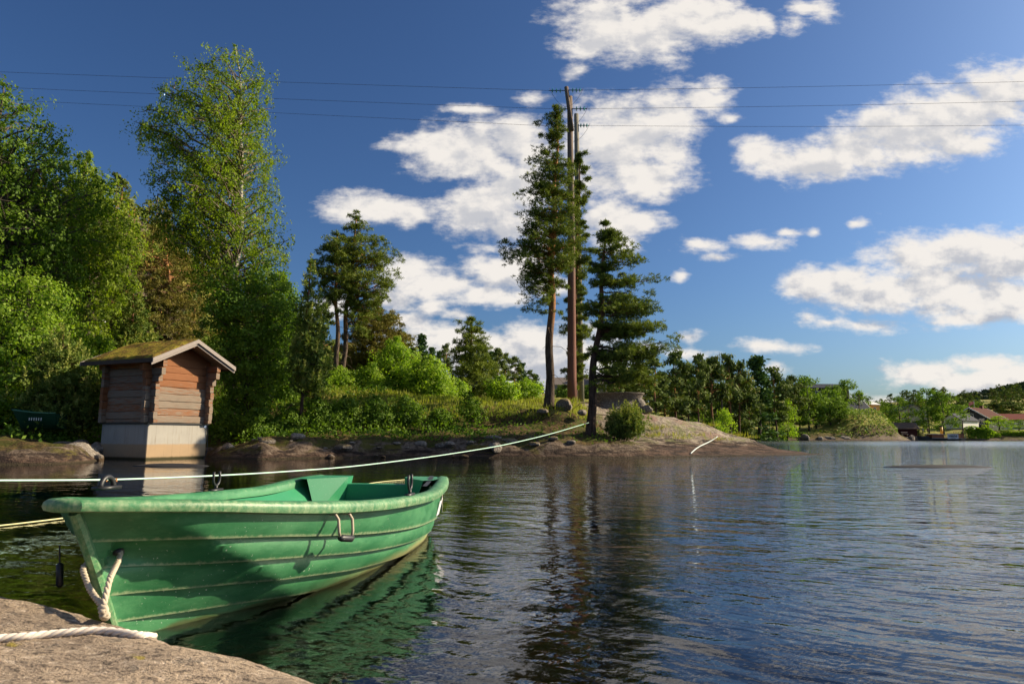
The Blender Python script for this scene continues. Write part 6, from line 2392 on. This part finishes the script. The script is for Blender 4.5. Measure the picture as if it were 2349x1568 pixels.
for k, px, Y, top, hw_, lb in [('pinelow', 1525, 80, 900, 30, 'low pine at the edge of the shore wood above the dry grass tuft'),
                               ('fresh', 1660, 60, 942, 26, 'young pale green pine-like shrub at the top of the bare rock slope'), ('broad', 1610, 100, 910, 26, 'low leafy tree between the trunks of the shore wood'),
                               ('pinelow', 1690, 112, 905, 34, 'low dark pine left of the red canopy'), ('fresh', 1712, 128, 944, 12, 'slim green sapling directly left of the red canopy'),
                               ('broad', 1762, 136, 905, 34, 'dark leafy tree behind the red canopy'), ('fresh', 1803, 138, 918, 22, 'pale yellow-green young birch right of the red canopy'),
                               ('pinelow', 1830, 148, 900, 30, 'low dark pine right of the pale young birch'), ('broad', 1868, 150, 905, 34, 'dense leafy tree at the water right of the pale young birch'),
                               ('broad', 1900, 150, 895, 34, 'leafy tree at the water left of the flowering bank'), ('broad', 1924, 149, 918, 26, 'rounded leafy tree at the left foot of the flowering bank'),
                               ('broad', 1640, 112, 905, 30, 'leafy tree deep between the pine trunks of the shore wood'), ('pinelow', 1475, 85, 860, 40, 'dark bushy pine right behind the overhanging rock'), ('pinelow', 1560, 100, 850, 36, 'bushy pine filling the gap between the tall shore wood pines left of the dead tree'), ('pinelow', 1615, 105, 850, 34, 'bushy pine directly left of the dead tree'), ('pinelow', 1668, 110, 850, 34, 'bushy pine directly right of the dead tree'), ('pinelow', 1700, 125, 868, 30, 'bushy pine left of the tall narrow spruce'), ('pinelow', 1790, 145, 890, 32, 'bushy pine right of the tall narrow spruce')]:
    plant(k, px, Y, top, hw_ * 1.25, lb, g_under)
g_far = 'garden trees around the far houses'
for k, px, Y, top, hw_, lb in [('broad', 1910, 178, 885, 30, 'tall leafy tree left of the red barn'), ('broad', 1942, 182, 874, 32, 'tallest leafy tree directly behind the red barn'), ('broad', 1966, 184, 900, 30, 'leafy tree between the red barn and the yellow house'),
                               ('broad', 2060, 172, 912, 34, 'leafy tree between the yellow house and the boathouse'), ('broad', 2042, 176, 930, 26, 'dark leafy tree right of the yellow annexe'), ('broad', 2015, 205, 922, 26, 'distant leafy tree right behind the yellow house'),
                               ('broad', 2124, 170, 893, 32, 'tall left-hand tree of the pair beside the grey gabled house'), ('broad', 2158, 168, 902, 46, 'big round dark green tree behind the ferry'),
                               ('fresh', 2290, 172, 955, 34, 'rounded bright shrub tree in front of the tiled house'), ('broad', 2335, 174, 962, 30, 'dark shrub tree at the right end below the small white house'),
                               ('broad', 2200, 215, 930, 34, 'leafy tree behind the roof of the white building'), ('broad', 2232, 225, 924, 30, 'leafy tree behind the ridge of the tiled house'), ('pine', 2320, 230, 922, 30, 'dark pine behind the small white house'),
                               ('pine', 2280, 240, 925, 26, 'dark pine behind the tiled roof'), ('fresh', 2312, 169, 985, 20, 'low green bush by the water right of the ferry'), ('broad', 2105, 166, 965, 20, 'small bush between the boathouse and the big round tree')]:
    plant(k, px, Y, top, hw_, lb, g_far)
g_bk = 'distant trees behind the meadow'
ll = ['left of the round-headed pine', 'right of the round-headed pine', 'left of the tall pine trunk', 'behind the grey house']
for i, (k, px, Y, top, hw_) in enumerate([('spruce', 968, 80, 768, 20), ('pine', 945, 70, 800, 26), ('spruce', 990, 95, 797, 14), ('pine', 1022, 90, 790, 16), ('spruce', 1008, 100, 806, 12), ('pine', 1142, 75, 800, 20), ('pine', 1160, 80, 812, 18), ('spruce', 1128, 90, 806, 14),
                                          ('pine', 1180, 85, 818, 20), ('spruce', 1196, 92, 832, 16), ('pine', 1215, 95, 850, 18), ('spruce', 1228, 100, 858, 14), ('pinelow', 1240, 110, 880, 16), ('pinelow', 1110, 70, 850, 24), ('pine', 1392, 120, 850, 20), ('pinelow', 1410, 110, 862, 24), ('pinelow', 1030, 80, 840, 26), ('pinelow', 1180, 80, 862, 24), ('broad', 1215, 85, 880, 24)]):
    w_ = ll[0] if px < 1060 else (ll[1] if px < 1170 else (ll[2] if px < 1300 else ll[3]))
    plant(k, px, Y, top, hw_, f'distant {"spruce" if k == "spruce" else ("leafy tree" if k == "broad" else "pine")} {w_}, {ordn[i % 18] if i < 18 else "last"} of the row from the left', g_bk)
g_mid = 'trees in the thick of the left bank'
for i, (k, px, Y, top, hw_, lb) in enumerate([('pinelow', 270, 46, 600, 50, 'dark pine between the rounded broadleaved tree and the old reddish pine'), ('pinelow', 450, 48, 640, 40, 'pine showing between the old reddish pine and the birch'), ('broad', 480, 44, 760, 44, 'leafy tree low behind the birch trunk'),
                                              ('pinelow', 745, 46, 700, 40, 'bushy pine behind the left twin pine'), ('pinelow', 665, 48, 740, 40, 'dark pine glimpsed left of the slender young pine'), ('broad', 600, 46, 700, 44, 'leafy tree glimpsed behind the birch'),
                                              ('pinelow', 820, 52, 760, 44, 'pine filling the gap behind the twin pine trunks'), ('pinelow', 900, 55, 765, 40, 'pine behind the tall bright shrub mass'), ('broad', 130, 40, 520, 70, 'leafy tree deep behind the huge left tree'),
                                              ('broad', 40, 44, 420, 90, 'tall leafy tree behind the huge left tree'), ('broad', 330, 42, 800, 40, 'leafy tree low behind the shed roof'), ('fresh', 255, 36, 800, 36, 'bright leafy tree beside the domed street lamp'),
                                              ('broad', 420, 38, 850, 44, 'dark leafy tree behind the shed gable'), ('broad', 120, 33, 760, 60, 'dense leafy tree behind the pale rowan'), ('broad', -140, 36, 300, 110, 'leafy tree beyond the left edge of the bank'), ('pinelow', 950, 60, 800, 36, 'pine behind the broad yellow-green shrub'), ('pinelow', 895, 58, 722, 44, 'olive pine right behind the leaning bronze pine'), ('pinelow', 925, 62, 762, 34, 'lower olive pine right of the leaning bronze pine')]):
    plant(k, px, Y, top, hw_, lb, g_mid)
# bare dead tree in the shore wood
dt = W(1650, 808, 96)
dx_, dy_ = float(dt[0]), 96.0
dz_ = gh(dx_, dy_)
dead = thing('dead_tree', 'bare dead tree top poking above the shore wood pines', 'tree', (dx_, dy_, dz_))
R = np.random.RandomState(5)
q = MB()
H_ = dt[2] - dz_
q.tube([(0, 0, -.5), (0.1, 0, H_ * .6), (0, 0, H_)], [.16, .09, .02], 6)
q.obj('trunk', m_dbark, dead)
q = MB()
for i in range(34):
    z_ = H_ * R.uniform(.6, .98)
    a_ = R.uniform(0, 6.28)
    l_ = (H_ - z_) * .45 + .3
    q.tube([(0, 0, z_), (l_ * math.cos(a_), l_ * math.sin(a_), z_ + .1 * l_)], [.04, .012], 3, cap=False)
br = q.obj('twigs', m_dbark, dead)
br['kind'] = 'stuff'


# hillside wood: one mass
def merge(pairs, name, mats, label, kind='stuff'):
    o = pairs.obj(name, mats)
    return tag(o, label, kind=kind)


def scatter_wood(spots, protos, seed, wscale=1.0):
    mbs = MB()
    mbt = MB()
    R = np.random.RandomState(seed)
    for (x, y, z, h, w) in spots:
        pr = protos[R.randint(len(protos))]
        a = R.uniform(0, 6.28)
        c_, s_ = math.cos(a), math.sin(a)
        M_ = np.array([(c_ * w, -s_ * w, 0), (s_ * w, c_ * w, 0), (0, 0, h / 10)])
        lb, tb = pr[3], pr[2]
        V = np.concatenate(lb.v) @ M_.T + np.array([x, y, z])
        Q = np.concatenate(lb.q)
        mbs.add(V, Q, a=np.clip(np.concatenate(lb.a) + R.uniform(-.2, .12), 0, 1))
        V = np.concatenate(tb.v) @ M_.T + np.array([x, y, z])
        mbt.add(V, np.concatenate(tb.q), a=.5)
    return mbs, mbt


hp_ = [proto('broad', 201, L_hill, m_dbark, 420, .42, 10, 3.4, .1), proto('pine', 202, L_hill, m_pbark, 420, .46, 10, 2.6, .25), proto('pine', 203, L_hill, m_pbark, 420, .46, 10, 2.6, .15), proto('broad', 204, L_hill, m_dbark, 420, .42, 10, 3.2, .1)]
R = np.random.RandomState(9)
spots = []
cand = np.stack([R.uniform(-115, -17, 1500), R.uniform(47, 112, 1500)], -1)
hz_ = ground_h(cand[:, 0], cand[:, 1])
clf = sm(cand[:, 0], -30, -45) * sm(cand[:, 1], 60, 75) * sm(vnoise(cand[:, 0], cand[:, 1], 0.12, 12, 3), 0.56, 0.66)
for (x, y), z, c_ in zip(cand, hz_, clf):
    u = 1174 + 1566 * x / y
    if u < -420 or u > 1010 or c_ > .55 and R.rand() < .8:
        continue
    if any((x - s[0]) ** 2 + (y - s[1]) ** 2 < 7 for s in spots[-260:]):
        continue
    h = R.uniform(3.4, 6.6)
    spots.append((x, y, z - .2, h, h / 10 * R.uniform(.85, 1.2)))
    if len(spots) > 330:
        break
a_, b_ = scatter_wood(spots, hp_, 3)
tag(a_.obj('hillside_wood', L_hill), 'mixed wood covering the steep hill behind the left bank', kind='stuff')
tag(b_.obj('hillside_trunks', m_pbark), 'trunks of the mixed wood on the steep hill', kind='stuff')
# wood behind the shore trees and on the far hill
spots = []
for i in range(150):
    px = R.uniform(1390, 2420)
    Y = np.interp(px, [1390, 1700, 1900, 2420], [125, 165, 210, 260]) * R.uniform(.95, 1.25)
    x, y = XY(px, Y)
    h = R.uniform(6, 8.5) if px > 1900 else R.uniform(7, 10)
    spots.append((x, y, gh(x, y) - .3, h, h / 10 * R.uniform(.9, 1.3)))
a_, b_ = scatter_wood(spots, [PR['pinelow'][0], PR['broad'][0]] if False else hp_, 4)
tag(a_.obj('back_wood', L_far), 'far wood behind the shore trees and the far houses', kind='stuff')
tag(b_.obj('back_trunks', m_pbark2), 'trunks of the far wood', kind='stuff')
fh = MB()
n_ = 26000
X_ = R.uniform(430, 1250, n_)
Y_ = R.uniform(560, 1100, n_)
Z_ = ground_h(X_, Y_, False)
k_ = Z_ > 6
C_ = np.stack([X_, Y_, Z_ + 1.5 + R.uniform(-2, 2, n_)], -1)[k_]
leaves(fh, R, C_, 4.2, R.rand(len(C_)) * .5, .8)
tag(fh.obj('far_hill_forest', leaf_mat('far_hill_trees', (.014, .030, .018), (.036, .060, .030), .1)), 'dark forest on the distant hill', kind='stuff')

# ---- ground cover
R = np.random.RandomState(77)


def cover(n, xr, yr, cond):
    X = R.uniform(*xr, n)
    Y = R.uniform(*yr, n)
    h, s = ground_h(X, Y, True, True)
    k = cond(X, Y, h, s)
    return X[k], Y[k], h[k]


slabf = lambda X, Y: sm(X + 0.35 * (Y - 28) - 4.6, -0.9, 0.9)
# meadow grass
X, Y, H = cover(90000, (-15, 12), (27, 52), lambda X, Y, h, s: (h > 1.45) & (slabf(X, Y) < .5) & (s > 1.2) & (vnoise(X, Y, .8, 6) < .72))
n_ = len(X)
gl_ = MB()
L_ = R.uniform(.12, .34, n_)
D_ = np.stack([R.normal(0, .28, n_), R.normal(0, .28, n_), np.ones(n_)], -1)
D_ /= np.linalg.norm(D_, axis=1)[:, None]
A_ = D_ * (L_ / 2)[:, None]
ang = R.uniform(0, 6.28, n_)
B_ = np.stack([np.cos(ang), np.sin(ang), 0 * ang], -1) * (.012 + .014 * R.rand(n_))[:, None]
gv = np.clip(vnoise(X, Y, .5, 8) * 1.3 - .15 + R.uniform(-.25, .25, n_), 0, 1)
rhombi(gl_, np.stack([X, Y, H], -1) + A_ * .9, A_, B_, gv)
tag(gl_.obj('meadow_grass', leaf_mat('grass_blades', (.15, .22, .02), (.36, .34, .06), .4, .5, (.46, .35, .13))), 'sunlit yellow-green grass of the meadow on the point', kind='stuff')
# undergrowth of the wooded bank
X, Y, H = cover(60000, (-24, 4), (24.5, 46), lambda X, Y, h, s: (s > .7) & (slabf(X, Y) < .4) & ((X < -1.5) | (h < 1.6)) & ~((h > 1.7) & (X > -6)) & (vnoise(X, Y, .6, 16) > .36) & ~((X > -1) & (R.rand(len(X)) > .22)))
n_ = len(X)
ul = MB()
hh = vnoise(X, Y, .9, 14) * .75 * R.rand(n_)
leaves(ul, R, np.stack([X, Y, H + .04 + hh * np.where(X < -1.5, 1, .3)], -1), .060, np.clip(R.rand(n_) * .8 * (vnoise(X, Y, .7, 19) + .3), 0, 1), .6)
tag(ul.obj('undergrowth', L_alder), 'low leafy undergrowth of the wooded bank', kind='stuff')
# left bank floor
X, Y, H = cover(30000, (-40, -11), (20, 46), lambda X, Y, h, s: (s > 1.3) & (vnoise(X, Y, .6, 18) > .4))
n_ = len(X)
ul = MB()
leaves(ul, R, np.stack([X, Y, H + .05 + .7 * R.rand(n_) * vnoise(X, Y, .9, 14)], -1), .07, R.rand(n_) * .7, .6)
tag(ul.obj('undergrowth', L_alder), 'low leafy undergrowth behind the shed and the shaded boats', kind='stuff')
# dry grass tufts on the bare slope
tufts_at = [on_ground(px, py, 27, 37) for px, py in ((1512, 948), (1524, 952), (1500, 945), (1560, 1008), (1600, 1003), (1540, 1000), (1518, 985), (1498, 990), (1506, 1000), (1488, 1003), (1650, 1012), (1690, 1000), (1628, 978), (1720, 1006), (1300, 905), (1372, 925), (1392, 920), (1800, 1022), (1770, 1018))]
tg = MB()
for c_ in tufts_at:
    m_ = 60
    D_ = np.stack([R.normal(0, .45, m_), R.normal(0, .45, m_), np.ones(m_)], -1)
    D_ /= np.linalg.norm(D_, axis=1)[:, None]
    L_ = R.uniform(.10, .30, m_)
    A_ = D_ * (L_ / 2)[:, None]
    ang = R.uniform(0, 6.28, m_)
    B_ = np.stack([np.cos(ang), np.sin(ang), 0 * ang], -1) * .012
    base_ = c_ + np.stack([R.normal(0, .25, m_), R.normal(0, .12, m_), np.zeros(m_)], -1)
    rhombi(tg, base_ + A_ * .9, A_, B_, R.uniform(.5, 1, m_))
tag(tg.obj('dry_grass', MATS['grass_blades']), 'dry straw-coloured grass tufts on the bare rock slope', kind='stuff')
# flowering bank and water-edge bushes on the far shore
def far_cover(name, label, lm, pts, n, size, seed):
    R = np.random.RandomState(seed)
    P = []
    for (px, py, Y, w, h) in pts:
        c_ = W(px, py, Y)
        m_ = int(n * w * h / sum(a[3] * a[4] for a in pts))
        g = R.normal(size=(m_, 3)) * .5
        g /= np.maximum(1, np.linalg.norm(g, axis=1)[:, None] / .95)
        P.append(c_ + g * np.array([w, 2.2, h]) * Y / F)
    P = np.concatenate(P)
    q = MB()
    leaves(q, R, P, size, R.rand(len(P)), .7)
    return tag(q.obj(name, lm), label, kind='stuff')


X, Y, H = cover(16000, (66, 99), (144, 176), lambda X, Y, h, s: (s > .3) & (h > .6) & (1174 + 1566 * X / Y > 1915) & (1174 + 1566 * X / Y < 2052))
ul = MB()
n_ = len(X)
hh = vnoise(X, Y, .35, 14) * 2.0
leaves(ul, R, np.stack([X, Y, H - .1 + hh * R.rand(n_) ** .6], -1), .20, R.rand(n_), .7)
tag(ul.obj('flowering_bank', leaf_mat('blossom_bush', (.10, .16, .03), (.24, .30, .09), .3, .5, (.62, .62, .48))), 'bank of bushes with whitish blossom on the far shore', kind='stuff')
far_cover('waterside_bushes', 'green bushes along the water between the ferry and the garden', L_fresh, [(2230, 992, 166, 26, 16), (2258, 993, 166, 24, 14), (2275, 998, 167, 22, 9), (2320, 998, 168, 36, 8), (2345, 996, 168, 26, 9)], 5000, .18, 6)
far_cover('shoreline_brush', 'dark brush along the water below the shore wood', L_farg, [(1810, 998, 143, 50, 9), (1870, 997, 146, 60, 10), (1930, 998, 148, 36, 12), (1780, 998, 141, 34, 8), (1700, 996, 128, 60, 12), (1620, 990, 112, 60, 14), (1550, 985, 95, 50, 16)], 6500, .22, 7)
